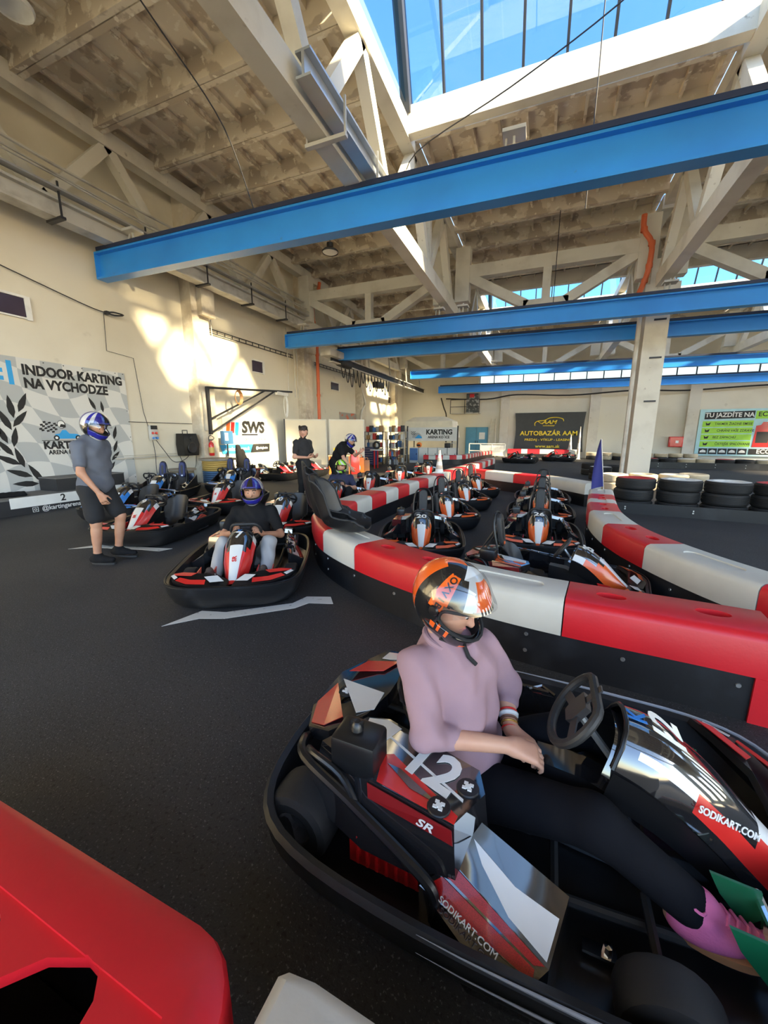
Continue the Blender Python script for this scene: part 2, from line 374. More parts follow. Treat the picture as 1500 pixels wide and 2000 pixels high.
# ---- crane girder on the left wall, service pipes and cables
t = thing('crane_girder', 'light steel crane girder with cable tray along the left wall', 'girder', (-9.75, -3.3, 0))
MB().box2((-.16, 0, 5.95), (.16, 18.3, 6.0)).build('bottom_flange', m_lsteel, t, 0); MB().box2((-.03, 0, 6.0), (.03, 18.3, 6.3)).build('web', m_lsteel, t, 0)
MB().box2((-.14, 0, 6.3), (.14, 18.3, 6.35)).build('top_flange', m_lsteel, t, 0)
MB().box2((.16, 0, 6.42), (.34, 18.3, 6.46)).build('cable_tray', m_steel, t, 0)
for y in np.arange(1.5, 18, 1.9):
    k = MB(); k.box((.05, y, 5.93), (.5, .1, .05)); k.bar((.25, y, 5.95), (.25, y, 6.6), .03); k.bar((-.2, y, 5.95), (-.2, y, 6.5), .03); k.build('bracket', m_dark, t, 0)
for k_, (x, z) in enumerate(((.32, 6.62), (.22, 6.75), (.1, 7.0))):
    t2 = MB().tube([(-9.75 + x, -3.3 + i * 1.83, z + .04 * math.sin(i * 1.7 + k_)) for i in range(11)], .022 if k_ < 2 else .035, 6)
    tag(t2.build('service_pipe', m_lsteel), ('lowest', 'middle', 'topmost')[k_] + ' of the thin service pipes above the left wall girder', 'pipe', 'service pipes on the left wall')

t = thing('runway_rail', 'galvanised steel rail bolted under the mid-hall truss above the near blue beam', 'rail', (-3.12, 5.0, 0)); m_galv = M('galvanised steel', (.50, .52, .53), .42, .5)
MB().box2((-.02, 0, 6.0), (.02, 2.6, 6.24)).build('web', m_galv, t, 0); MB().box2((-.11, 0, 5.97), (.11, 2.6, 6.0)).build('bottom_flange', m_galv, t, 0); MB().box2((-.11, 0, 6.24), (.11, 2.6, 6.27)).build('top_flange', m_galv, t, 0)
for y in (.9, 2.1): MB().box2((-.55, y - .04, 5.83), (.14, y + .04, 5.88)).build('clamp_plate', m_lsteel, t, 0); MB().bar((.12, y, 5.85), (.12, y, 6.35), .03).build('clamp_bolt', m_lsteel, t, 0); MB().bar((-.53, y, 5.85), (-.53, y, 6.35), .03).build('clamp_bolt', m_lsteel, t, 0)
# ================================================================ BARRIERS, MARKINGS, TYRES
m_red = M('red barrier plastic', (.62, .012, .02), .38, var=((.50, .01, .018), 1.5, .4, .8), bump=(60, .06))
m_wht = M('off-white barrier plastic', (.62, .60, .54), .45, var=((.48, .46, .40), 1.2, .45, .8), bump=(50, .06))
m_skirt = M('scuffed black board', (.010, .010, .012), .42, var=((.035, .038, .045), 2.5, .55, .85), bump=(30, .1))
m_bolt = M('zinc bolt', (.5, .5, .5), .35, .9)
def resample(pts, step):
    P = catmull([(p[0], p[1], 0) for p in pts], 10); d = [0]
    for i in range(1, len(P)): d.append(d[-1] + (P[i] - P[i - 1]).length)
    def at(s):
        s = max(0, min(s, d[-1]))
        for i in range(1, len(d)):
            if d[i] >= s:
                k = (s - d[i - 1]) / max(d[i] - d[i - 1], 1e-6); p = P[i - 1].lerp(P[i], k); t = (P[i] - P[i - 1]).normalized(); return p, t
        return P[-1], (P[-1] - P[-2]).normalized()
    return at, d[-1]
def sweep(at, s0, s1, prof, n):
    rings = []
    for i in range(n + 1):
        p, t = at(s0 + (s1 - s0) * i / n); nrm = Vector((-t.y, t.x, 0))
        rings.append([p + nrm * q[0] + Vector((0, 0, q[1])) for q in prof])
    return rings
def boolcut(mesh, cutters):
    o = bpy.data.objects.new('t', mesh); COL.objects.link(o); tmp = []
    for c in cutters:
        q = bpy.data.objects.new('c', c); COL.objects.link(q); tmp.append(q)
        m = o.modifiers.new('b', 'BOOLEAN'); m.operation = 'DIFFERENCE'; m.object = q; m.solver = 'EXACT'
    dg = bpy.context.evaluated_depsgraph_get(); dg.update()
    me = bpy.data.meshes.new_from_object(o.evaluated_get(dg))
    for q in tmp + [o]: bpy.data.objects.remove(q)
    return me
def barrier(pts, label, bounds, first, w=.42, h=.52, zc=.27, foot=False, detail=False):
    """run of red and white plastic blocks on a black board; bounds = arc lengths of block joints"""
    at, L = resample(pts, .1); p0, _ = at(L / 2)
    t = thing('track_barrier', label, 'barrier', (p0.x, p0.y, 0), 0, 'red and white track barriers')
    T = Matrix.Translation((-p0.x, -p0.y, 0)); W = w / 2
    prof = [(-W, zc), (-W, h - .05), (-W + .015, h - .018), (-W + .05, h), (W - .05, h), (W - .015, h - .018), (W, h - .05), (W, zc)]
    bs = [0] + [x for x in bounds if x < L] + [L]
    for i in range(len(bs) - 1):
        a, b_ = bs[i] + .004, bs[i + 1] - .004
        if b_ - a < .03: continue
        red = (i + (0 if first == 'r' else 1)) % 2 == 0
        n = max(2, int((b_ - a) / .12)); m = MB(T); m.loft(sweep(at, a, b_, prof, n)); me = m.mesh('block', m_red if red else m_wht, 40)
        blk = obj('block', me, t)
        if detail:
            p, tg = at((a + b_) / 2); nn = Vector((-tg.y, tg.x, 0)); ang = math.atan2(tg.y, tg.x)
            cs = []
            if red:
                for k in (-.22, .22):
                    q, _ = at((a + b_) / 2 + k * (b_ - a) * 1.15)
                    cs.append(MB(T @ Matrix.Translation(q) @ Matrix.Rotation(ang, 4, 'Z') @ Matrix.Diagonal((1.5, .85, 1, 1))).lathe([(.055, h - .07), (.06, h + .05)], 20, cap=True).mesh('c', m_red))
            else:
                cs.append(MB(T @ Matrix.Translation(p) @ Matrix.Rotation(ang, 4, 'Z')).prism([(x * .20 + .06 * math.cos(a_), y * .0 + .06 * math.sin(a_)) for x, y, a_ in [(1, 0, -PI / 2 + k * PI / 8) for k in range(9)] + [(-1, 0, PI / 2 + k * PI / 8) for k in range(9)]], h - .012, h + .05).mesh('c', m_wht))
            blk.data = boolcut(me, cs); blk.data.shade_smooth(); blk.data.set_sharp_from_angle(angle=R(40))
            if not red:     # raised tongue that clips over the red neighbour
                q, tq = at(a + .02); 
    n = max(2, int(L / .18)); W2 = W - .012
    m = MB(T); m.loft(sweep(at, .01, L - .01, [(-W2, 0), (-W2, zc + .02), (W2, zc + .02), (W2, 0)], n)); m.build('skirt_board', m_skirt, t, 30)
    bm_ = MB().lathe([(.0, .006), (.012, .006), (.014, 0)], 10).mesh('bolt', m_bolt)
    if detail:
        for s in np.arange(.15, L, .55):
            for sd in (-1, 1):
                p, tg = at(s); nn = Vector((-tg.y, tg.x, 0)) * sd
                for z in (.2,) if int(s * 10) % 2 else (.1, .22):
                    obj('bolt', bm_, t, frame(T @ (p + nn * (W2 + .001) + Vector((0, 0, z))), tg * -sd, (0, 0, 1)))
    if foot:
        p, tg = at(0); m = MB(T); m.loft(sweep(at, -.0, .09, [(-W - .004, 0), (-W - .004, zc), (W + .004, zc), (W + .004, 0)], 2)); m.build('end_foot', m_red, t)
    return t
MAIN = [(1.27, 2.66), (.9, 2.70), (.25, 2.76), (-.3, 2.86), (-.77, 3.02), (-1.44, 3.33), (-2.12, 3.80), (-2.62, 4.42), (-2.86, 5.3), (-2.86, 6.6), (-2.78, 8.4), (-2.62, 10.4), (-2.45, 12.6), (-2.3, 15), (-2.15, 18.5)]
barrier(MAIN[:8], 'curved red and white barrier in front of the pit, black seats resting on it', [1.04, 1.86, 2.88, 3.55], 'r', foot=True, detail=True)
barrier(MAIN[7:], 'long red and white barrier running away along the left of the pit', [.42 + .62 * i for i in range(40)], 'w')
barrier([(1.14, 8.5), (.96, 6.9), (.90, 5.9), (1.0, 4.95), (1.3, 4.1), (1.72, 3.4), (2.3, 2.8), (3.0, 2.4)], 'red and white barrier curving along the right of the pit to the picture edge', [.75, 1.35, 1.75, 2.5, 3.35, 4.2, 5.2, 6.2], 'w', detail=True)
barrier([(-2.1, 12.3), (-1.5, 11.95), (-.5, 11.2), (.3, 10.65), (1.12, 9.5)], 'red and white barrier closing the far end of the pit', [.85, 1.9, 2.75], 'r')
barrier([(-5.9, 20.35), (-5.0, 20.45), (-4.1, 21.1), (-3.85, 22.8), (-3.7, 25), (-3.3, 27.8)], 'low red and white barrier under the karting sign', [.3 + .35 * i for i in range(30)], 'r', w=.35, h=.5)
barrier([(-2.2, 28.8), (0, 28.8), (2.2, 28.75)], 'red and white barrier below the black banner', [.9, 1.3, 2.1, 3.0, 3.9], 'r', h=.6, zc=.3)
# near barrier in the bottom left corner
t = thing('track_barrier', 'big red and white barrier block in the near bottom left corner', 'barrier', (-.9, .22, 0), 0, 'red and white track barriers')
def capsule_poly(x0, x1, y0, y1, rr, n=7):
    out = []
    for cx, cy, a0 in ((x1 - rr, y1 - rr, 0), (x0 + .03, y1 - .03, PI / 2), (x0 + .03, y0 + .03, PI), (x1 - rr, y0 + rr, 1.5 * PI)):
        q = rr if cx == x1 - rr else .03
        for k in range(n): a = a0 + PI / 2 * k / (n - 1); out.append((cx + q * math.cos(a), cy + q * math.sin(a)))
    return out
def softblock(name, poly, z0, z1, mat, cutters=()):
    m = MB(); c = Vector((sum(p[0] for p in poly) / len(poly), sum(p[1] for p in poly) / len(poly)))
    def ins(d):
        o = []
        n = len(poly)
        for i in range(n):
            a, b_, q = Vector(poly[i - 1]), Vector(poly[(i + 1) % n]), Vector(poly[i]); tt = (b_ - a).normalized(); o.append(q + Vector((-tt.y, tt.x)) * d)
        return o
    rings = [[(p[0], p[1], z) for p in ins(d)] for d, z in ((0, z0), (0, z1 - .035), (.008, z1 - .012), (.03, z1))]
    m.loft(rings); me = m.mesh(name, mat, 50)
    return obj(name, boolcut(me, list(cutters)) if cutters else me, t)
cut = [MB().prism([(-.03, .01), (.03, .072), (.11, .104), (.15, .10), (.185, .068), (.205, .0), (.2, -.16), (-.02, -.16)][::-1], .2, .6).mesh('c', m_black),
       MB(Matrix.Translation((-.19, .055, 0)) @ Matrix.Diagonal((1.2, .5, 1, 1))).lathe([(.05, .2), (.055, .6)], 20, cap=True).mesh('c', m_black),
       MB().box2((-1.36, -.31, .1), (.38, .20, .465)).mesh('c', m_red),
       MB().prism([(-1.3, -.3), (.40, -.3), (.40, .0), (.33, .10), (-1.3, .118)], .492, .6).mesh('c', m_red)]
rb = softblock('block', capsule_poly(-1.4, .45, -.34, .24, .17), .24, .5, m_red, cut)
rb.data.shade_smooth(); rb.data.set_sharp_from_angle(angle=R(40))
wb_ = softblock('block', [(q[0] + .0, q[1]) for q in [(1.9, -.34), (1.9, .06), (1.3, .235), (.56, .262), (.50, .255), (.478, .235), (.472, .05), (.475, -.34)]], .24, .49, m_wht)
MB().box2((-1.38, .17, 0), (.40, .21, .26)).build('skirt_board', m_skirt, t, 0); MB().box2((.37, -.28, 0), (.41, .165, .26)).build('skirt_board', m_skirt, t, 0); MB().box2((-1.38, -.32, 0), (.40, -.285, .26)).build('skirt_board', m_skirt, t, 0); MB().box2((-1.37, -.28, .004), (.365, .165, .03)).build('shade_liner', m_skirt, t, 0); MB().prism([(.48, -.3), (1.88, -.3), (1.88, .03), (1.3, .2), (.5, .22)], 0, .26).build('skirt_board', m_skirt, t, 0)  # black bottom and near skirt added to keep the block's hole in shade
# painted floor marks
m_mark = M('worn white road paint', (.60, .60, .57), .7, var=((.10, .10, .10), 14, .62, .75))
def mark(pts, label): 
    tag(MB().prism(pts, .001, .004).build('floor_marking', m_mark, None, 0), label, 'marking', 'painted parking marks')
mark([(-2.80, 2.02), (-2.62, 2.24), (-2.42, 2.32), (-1.98, 2.72), (-1.92, 2.86), (-1.70, 2.93), (-1.80, 3.06), (-2.02, 2.98), (-2.06, 2.80), (-2.5, 2.42), (-2.72, 2.36)], 'white painted mark on the asphalt in front of kart 7')
mark([(-5.98, 3.10), (-5.75, 3.28), (-5.0, 3.46), (-4.72, 3.50), (-4.66, 3.66), (-4.98, 3.58), (-5.8, 3.42)], 'white painted mark by the walking man')
mark([(-6.3, 9.0), (-5.5, 9.05), (-5.5, 9.2), (-6.3, 9.14)], 'short white painted mark on the sunlit floor beside the standing man')
# tyres
m_rub = M('tyre rubber', (.012, .012, .013), .7, bump=(40, .1))
m_tred = M('red tyre paint', (.5, .03, .03), .6); m_twht = M('white tyre paint', (.7, .69, .65), .6, var=((.3, .28, .25), 5, .55, .8)); m_ttan = M('dusty cream tyre paint', (.58, .50, .36), .75, var=((.38, .31, .2), 4, .5, .8))
def tyre_mesh(r, w, side, tread):
    ri = r * .56; m = MB()
    prof = [(ri, w * .82), (ri + .03, w * .97), (r * .78, w), (r * .93, w * .96)]
    m.lathe(prof, 28, mi=0)
    pr = [(r * .93, w * .96), (r, w * .82)]
    for k in range(5):
        z = w * (.82 - .64 * k / 5); pr += [(r, z - w * .06), (r - .012, z - w * .07), (r - .012, z - w * .11), (r, z - w * .12)]
    pr += [(r, w * .18), (r * .93, w * .04)]
    m.lathe(pr, 28, mi=1)
    m.lathe([(r * .93, w * .04), (r * .78, 0), (ri + .03, w * .03), (ri, w * .18)], 28, mi=1)
    m.lathe([(ri, w * .18), (ri - .006, w * .5), (ri, w * .82)], 28, mi=1)
    return m.mesh('tyre', [side, tread], 40)
TY = {k: tyre_mesh(.36, .23, a, b_) for k, (a, b_) in dict(r=(m_tred, m_rub), w=(m_twht, m_rub), k=(m_rub, m_rub), t=(m_ttan, m_ttan), c=(m_twht, m_ttan)).items()}
NUM = ['first', 'second', 'third', 'fourth', 'fifth', 'sixth', 'seventh', 'eighth', 'ninth', 'tenth', 'eleventh', 'twelfth', 'thirteenth', 'fourteenth', 'fifteenth', 'sixteenth']
CN = dict(r='red', w='white', k='black', t='tan', c='cream')
def tyre(k, loc, label, group):
    o = obj('tyre', TY[k]); o.location = loc; o.rotation_euler = (0, 0, random.random() * 6); return tag(o, label, 'tyre', group)
for i, (x, y, k) in enumerate(((1.86, 9.42, 'r'), (2.62, 9.36, 'w'), (3.36, 9.30, 'w'), (4.10, 9.22, 'r'), (4.86, 9.1, 'w'))):
    tyre('k', (x, y, .0), 'black tyre at the bottom of the %s near stack counted from the flag' % NUM[i], 'near tyre stacks'); tyre('k', (x, y, .23), 'black tyre in the middle of the %s near stack counted from the flag' % NUM[i], 'near tyre stacks')
    tyre(k, (x + .02, y, .46), 'tyre with %s painted side on top of the %s near stack from the flag' % (CN[k], NUM[i]), 'near tyre stacks')
for i, (x, y, k) in enumerate(((2.02, 12.9, 'c'), (2.78, 13.1, 't'), (3.55, 13.25, 'c'), (4.15, 13.7, 't'))):
    tyre('t', (x, y, 0), 'dusty tan tyre, lower one of the %s pale stack before the column' % NUM[i], 'pale tyre stacks'); tyre(k, (x, y, .23), '%s tyre on top of the %s pale stack before the column' % (CN[k], NUM[i]), 'pale tyre stacks')
for i, (x, y) in enumerate(((2.0, 15.6), (2.5, 16.5), (1.9, 17.4))):
    for j in range(2): tyre('wk'[j] if i else 'kw'[j], (x, y, .23 * j), 'black and white tyre beside the foot of the column, %s of stack %s' % (('bottom', 'top')[j], NUM[i]), 'tyres by the column foot')
for i in range(16):
    x = 4.2 + i * .74; y = 22.4 + .02 * i
    tyre('wk'[i % 2] if i % 3 else 'k', (x, y, .0), 'lower tyre, %s of the far row counted from the column' % NUM[i], 'far tyre row'); tyre('tckr'[(i * 3) % 4], (x, y, .23), 'upper tyre, %s of the far row counted from the column' % NUM[i], 'far tyre row')
for i in range(8):
    tyre('ktk'[i % 3], (3.1 + i * .75, 28.6, .0), 'dusty lower tyre against the back wall, %s right of the black banner' % NUM[i], 'tyres along the back wall'); tyre('tcc'[i % 3], (3.1 + i * .75, 28.6, .23), 'dusty upper tyre against the back wall, %s right of the black banner' % NUM[i], 'tyres along the back wall')
def board(pts, h, label):
    at, L = resample(pts, .2); p0, _ = at(L / 2); t = thing('barrier_board', label, 'barrier', (p0.x, p0.y, 0))
    n = max(2, int(L / .4)); MB(Matrix.Translation((-p0.x, -p0.y, 0))).loft(sweep(at, 0, L, [(-.03, 0), (-.03, h), (.03, h), (.03, 0)], n)).build('board', m_skirt, t, 30)
    b = MB(Matrix.Translation((-p0.x, -p0.y, 0)))
    for s in np.arange(.2, L, 1.1):
        p, tg = at(s)
        for z in (.1, h - .08): b.box((p.x + tg.y * .035, p.y - tg.x * .035, z), (.025, .025, .025))
    b.build('bolts', m_bolt, t); 
board([(1.45, 8.93), (2.4, 8.85), (4.2, 8.65), (6.5, 8.2)], .22, 'long black board in front of the near tyre stacks')
board([(3.9, 21.9), (8, 22.0), (16, 22.2)], .30, 'black board before the far tyre row')
# blue flag stuck in the barrier end
t = thing('marshal_flag', 'dark blue flag on a thin pole at the barrier end by the tyres', 'flag', (1.16, 8.35, .5))
MB().tube([(.0, 0, 0), (-.13, -.02, .98)], .009, 8).build('pole', m_steel, t)
def flagf(u, v):
    w = .34 * (1 - v * .96); ph = v * 3 + u * 5
    return (-.13 + .115 * (1 - v) ** 1.0 - .0 - u * w * (.95 - .35 * (1 - v)), .03 * math.sin(ph) * (u + .15) - .02, .97 - (1 - v) * .88 - u * .06 * (1 - v))
MB().grid(flagf, 14, 18).build('cloth', M('navy flag cloth', (.018, .022, .16), .75, bump=(200, .1)), t)
# ================================================================ GO-KARTS
m_pl = M('black kart plastic', (.008, .008, .009), .33, var=((.02, .02, .022), 6, .5, .85))
m_plr = M('scuffed bumper plastic', (.011, .011, .012), .45, var=((.04, .04, .045), 5, .58, .8), bump=(25, .12))
m_seat = M('black seat shell', (.010, .010, .011), .38)
m_gloss = M('glossy black panel', (.012, .012, .014), .08, coat=1.0, spec=1.0); m_gloss.node_tree.nodes['Principled BSDF'].inputs['Coat IOR'].default_value = 1.9
m_kred = M('kart red', (.66, .025, .02), .28, var=((.5, .012, .012), 2, .4, .8), coat=.5)
m_kora = M('kart orange', (.80, .12, .015), .3, var=((.62, .075, .01), 3, .4, .8), coat=.5)
m_kblu = M('kart blue', (.02, .20, .62), .3, coat=.5)
m_kwht = M('kart white decal', (.72, .72, .70), .28, var=((.58, .58, .57), 3, .5, .8), coat=.4)
m_carb = M('red carbon decal', (.50, .010, .010), .3, var=((.34, .006, .006), 420, .45, .55), coat=.4)
m_dred = M('dark red decal', (.20, .006, .008), .3, coat=.4)
m_rim = M('cast rim', (.30, .30, .31), .35, .8)
m_chr = M('chrome', (.75, .75, .75), .12, 1.0)
m_cush = M('grip rubber', (.016, .016, .017), .55, bump=(80, .1))
m_green = M('pedal green', (.005, .11, .045), .35)
m_grey = M('grey edge strip', (.32, .34, .38), .4)
m_eng = M('engine block', (.05, .05, .05), .5, .5)
m_gp0 = M('cream decal', (.60, .52, .36), .3, coat=.4)
HALF = [(.955, 0), (.955, .22), (.92, .40), (.83, .54), (.66, .61), (.4, .635), (.1, .65), (-.25, .655), (-.6, .63), (-.82, .56), (-.93, .42), (-.975, .2), (-.98, 0)]
RING = catmull([(x, y, 0) for x, y in HALF] + [(x, -y, 0) for x, y in HALF[-2:0:-1]], 3, True)
def ringloft(mb, prof, pts=RING):
    L = len(pts); rings = []
    for i in range(L):
        t = (pts[(i + 1) % L] - pts[i - 1]).normalized(); n = Vector((t.y, -t.x, 0))
        if n.dot(pts[i]) < 0: n = -n
        rings.append([pts[i] + n * q[0] + Vector((0, 0, q[1])) for q in prof])
    mb.loft(rings, loop=True)
def wheel(parent, x, y, r, w):
    s = 1 if y > 0 else -1; T = Matrix.Translation((x, y, r)) @ Matrix.Rotation(-s * PI / 2, 4, 'X')
    h = w / 2; ri = r * .5
    tw = MB(T).lathe([(ri, -h * .9), (r * .8, -h), (r * .95, -h * .86), (r, -h * .6), (r, h * .6), (r * .95, h * .86), (r * .8, h), (ri, h * .9), (ri, -h * .9)], 22).build('tyre', m_rub, parent, 40)
    m = MB(T); m.lathe([(ri, h * .88), (ri * .9, h * .8), (ri * .86, h * .2), (ri * .3, h * .12), (ri * .3, h * .45), (0, h * .45)], 18)
    for k in range(3): m.bar((0, 0, h * .18), (ri * .9 * math.cos(k * 2.094), ri * .9 * math.sin(k * 2.094), h * .3), .02)
    m.build('rim', m_rim, tw)
def seat_fn(sc=1.0):
    # bucket: v=0 front lip of the cushion, v=1 top of the backrest; u across
    spine = catmull([(.14, 0, .10), (.05, 0, .065), (-.12, 0, .06), (-.26, 0, .11), (-.34, 0, .26), (-.40, 0, .42), (-.43, 0, .53)], 5)
    def f(u, v):
        k = v * (len(spine) - 1); i = min(int(k), len(spine) - 2); p = spine[i].lerp(spine[i + 1], k - i); t = (spine[i + 1] - spine[i]).normalized()
        n = Vector((t.z, 0, -t.x))
        a = (u - .5) * 2; wv = .165 + .02 * math.sin(PI * min(1, v * 1.1)) - (.035 * max(0, v - .82) / .18)
        lift = abs(a) ** 3.2 * (.13 if v < .75 else .13 - .10 * (v - .75) / .25) * (.35 + .65 * min(1, v / .2))
        corner = -.05 * max(0, (v - .85) / .15) * abs(a) ** 4
        q = p + n * lift + Vector((0, a * wv * (1 + .08 * abs(a)), corner))
        return (q.x * sc, q.y * sc, q.z * sc)
    return f
def seat_mesh():
    m = MB(); f = seat_fn(); nu, nv = 16, 24
    def g(u, v):
        e = .004; a, b_ = max(0, u - e), min(1, u + e); c_, d_ = max(0, v - e), min(1, v + e)
        n = (Vector(f(b_, v)) - Vector(f(a, v))).cross(Vector(f(u, d_)) - Vector(f(u, c_))).normalized(); return Vector(f(u, v)) - n * .012
    inw = (Vector(f(.52, .3)) - Vector(f(.48, .3))).cross(Vector(f(.5, .32)) - Vector(f(.5, .28))).z
    k = 1 if inw > 0 else -1
    h = (lambda u, v: g(u, v)) if k > 0 else (lambda u, v: Vector(f(u, v)) * 2 - g(u, v))
    m.grid(f, nu, nv); m.grid(h, nu, nv); N = (nu + 1) * (nv + 1)
    edge = [i for i in range(nu + 1)] + [(nu + 1) * j + nu for j in range(1, nv + 1)] + [(nu + 1) * nv + i for i in range(nu - 1, -1, -1)] + [(nu + 1) * j for j in range(nv - 1, 0, -1)]
    for a, b_ in zip(edge, edge[1:] + edge[:1]): m.f.append((a, b_, b_ + N, a + N)); m.m.append(0)
    return m.mesh('seat', m_seat, 60)
SEAT = seat_mesh()
def nassau_f(u, v):
    # u across (0 right..1 left), v 0 top at the steering wheel .. 1 nose
    c = catmull([(.285, 0, .605), (.40, 0, .575), (.55, 0, .47), (.69, 0, .33), (.80, 0, .225)], 6)
    k = v * (len(c) - 1); i = min(int(k), len(c) - 2); p = c[i].lerp(c[i + 1], k - i)
    wv = [.15, .165, .150, .105, .075][min(4, int(v * 4))]; w2 = [.15, .165, .150, .105, .075][min(4, int(v * 4) + 1)]; w = wv + (w2 - wv) * (v * 4 - int(v * 4))
    a = (u - .5) * 2; drop = abs(a) ** 3 * (.12 + .04 * v)
    return (p.x - drop * .35, p.y + a * w * (1 - .10 * abs(a) ** 3), p.z - drop)
def make_kart(style):
    """style: main colour material, white/second colour, hoop, seats"""
    A, hoop, twin = style['col'], style.get('hoop'), style.get('twin')
    t = thing('go_kart', 'kart', 'go-kart')
    b = MB(); ringloft(b, [(-.10, .03), (-.055, .075), (-.012, .16), (.002, .245), (-.012, .26), (-.035, .25), (-.05, .17), (-.12, .04)])
    bump = b.build('bumper', m_plr, t, 50)
    tp_ = lambda r: [r * min(1, .1 + .18 * i, .1 + .18 * (len(fr_) - 1 - i)) for i in range(len(fr_))]
    b = MB(); fr_ = [p for p in RING if p.x > -.36 and p.y < 0] + [p for p in RING if p.x > -.36 and p.y >= 0]; b.tube([p * 1.003 + Vector((0, 0, .262)) for p in fr_], tp_(.007), 6); b.build('edge_strip', m_grey if style.get('fine') else m_pl, bump)
    if style.get('fine'):
        b = MB(); b.tube([p * 1.004 + Vector((0, 0, .20)) for p in fr_], tp_(.006), 6); b.build('edge_strip', m_grey, bump)
    pin = [(p.x * .90, p.y * .86) for p in RING]; MB().prism(pin, .04, .052).build('floor_tray', m_pl, t, 0)
    b = MB()
    for s in (-1, 1): b.tube([(.85, s * .2, .10), (.45, s * .26, .09), (-.2, s * .30, .09), (-.85, s * .30, .12)], .016, 8, smooth=3); b.tube([(.36, s * .2, .12), (.36, s * .47, .125)], .014, 6); 
    b.tube([(-.78, -.4, .14), (-.78, .4, .14)], .02, 8); b.tube([(.1, -.3, .09), (.1, .3, .09)], .014, 6)
    b.build('chassis', m_eng, t)
    for x, y, r, w in ((.36, .49, .125, .12), (.36, -.49, .125, .12), (-.78, .40, .138, .17), (-.78, -.40, .138, .17)): wheel(t, x, y, r, w)
    if not twin:
        obj('seat', SEAT, t, Matrix.Translation((-.10, .02, .015)))
    else:
        for s in (-1, 1): obj('seat', SEAT, t, Matrix.Translation((-.14, s * .24, .03)))
    # rear deck and engine cover
    b = MB(); b.plate([(-.93, -.10, .34), (-.90, .12, .38), (-.84, .30, .36), (-.78, .44, .35), (-.62, .42, .37), (-.60, .22, .41), (-.60, .02, .42), (-.63, -.16, .43), (-.74, -.28, .41), (-.86, -.24, .36)][::-1], .05); rd = b.build('rear_deck', m_gloss, t)
    for pts, mt in (([(-.86, .06, .391), (-.62, .0, .424), (-.615, -.12, .43), (-.68, -.16, .425)], m_kwht), ([(-.92, -.08, .347), (-.88, .04, .376), (-.72, -.20, .422), (-.78, -.25, .402), (-.86, -.22, .366)], m_carb), ([(-.87, .14, .382), (-.83, .28, .365), (-.66, .30, .392), (-.70, .18, .402)], A), ([(-.80, .33, .359), (-.77, .42, .353), (-.64, .41, .37), (-.66, .33, .384)], m_kwht)):
        q = MB(); q.plate(pts, .003); bmf(q); q.build('decal', mt, rd)
    # engine cover, right side (driver's right, local -y)
    top = [(-.62, -.17, .430), (-.53, -.15, .432), (-.16, -.25, .428), (-.13, -.33, .425), (-.20, -.46, .42), (-.50, -.42, .422), (-.73, -.34, .42)]
    bot = [(-.64, -.15, .16), (-.53, -.14, .16), (-.13, -.24, .20), (-.10, -.33, .20), (-.18, -.49, .20), (-.50, -.48, .20), (-.76, -.40, .20)]
    mid = [tuple(Vector(a).lerp(Vector(c), .35) + Vector((0, -.006, 0))) for a, c in zip(top, bot)]
    b = MB(); b.loft([bot, mid, top], caps=True); ec = b.build('engine_cover', m_gloss, t, 25)
    for pts, mt in (([(-.49, -.315, .4265), (-.455, -.30, .4275), (-.195, -.435, .4225), (-.20, -.461, .4205), (-.47, -.420, .4230)], A), ([(-.46, -.345, .4285), (-.41, -.35, .4285), (-.25, -.425, .4255), (-.36, -.405, .4265)], m_gloss), ([(-.61, -.175, .4305), (-.535, -.158, .4325), (-.47, -.18, .4315), (-.52, -.285, .4285), (-.60, -.26, .429)], m_kwht), ([(-.50, -.424, .412), (-.205, -.466, .405), (-.198, -.474, .362), (-.49, -.440, .372)], m_dred)):
        q = MB(); q.plate([Vector(p) + Vector((0, -.004 if mt is m_dred else 0, .001)) for p in pts], .003); bmf(q, mt is m_dred); q.build('decal', mt, ec)
    if not style.get('fine'):
        for pts, mt in (([(-.47, -.19, .4325), (-.18, -.265, .4285), (-.17, -.32, .427), (-.40, -.32, .428)], m_kwht if hoop else m_gp0), ([(-.30, -.335, .4275), (-.17, -.34, .4265), (-.20, -.385, .4245), (-.28, -.36, .4255)], A), ([(-.62, -.20, .4315), (-.50, -.20, .4315), (-.45, -.30, .429), (-.60, -.28, .43)], A)):
            q = MB(); q.plate([Vector(p) + Vector((0, 0, .002)) for p in pts], .003); bmf(q); q.build('decal', mt, ec)
    if style.get('fine'):
        for x, y in ((-.185, -.33), (-.255, -.43), (-.56, -.25), (-.66, -.12), (-.80, -.02)):
            q = MB(Matrix.Translation((x, y,   .424 if y < -.3 else .430 if x > -.6 else .408 if x > -.7 else .388))); q.lathe([(0, .006), (.034, .006), (.037, .003), (.037, 0)], 16, mi=0); q.lathe([(0, .011), (.009, .011), (.011, .006)], 6, mi=1)
            for k in range(4): q.box((.013 * math.cos(k * PI / 2 + .6), .013 * math.sin(k * PI / 2 + .6), .008), (.013, .009, .005), mi=1)
            q.build('fastener', [m_pl, m_kwht], ec)
    # fuel box with cap
    b = MB(); b.rbox((-.565, -.355, .465), (.17, .13, .135), .018); fb = b.build('fuel_tank', m_pl, t, 40)
    b = MB(); b.lathe([(0, .03), (.012, .032), (.02, .024), (.024, 0)], 12, Matrix.Translation((-.575, -.35, .532))); b.box((-.575, -.35, .556), (.045, .014, .014)); b.build('cap', m_pl, fb)
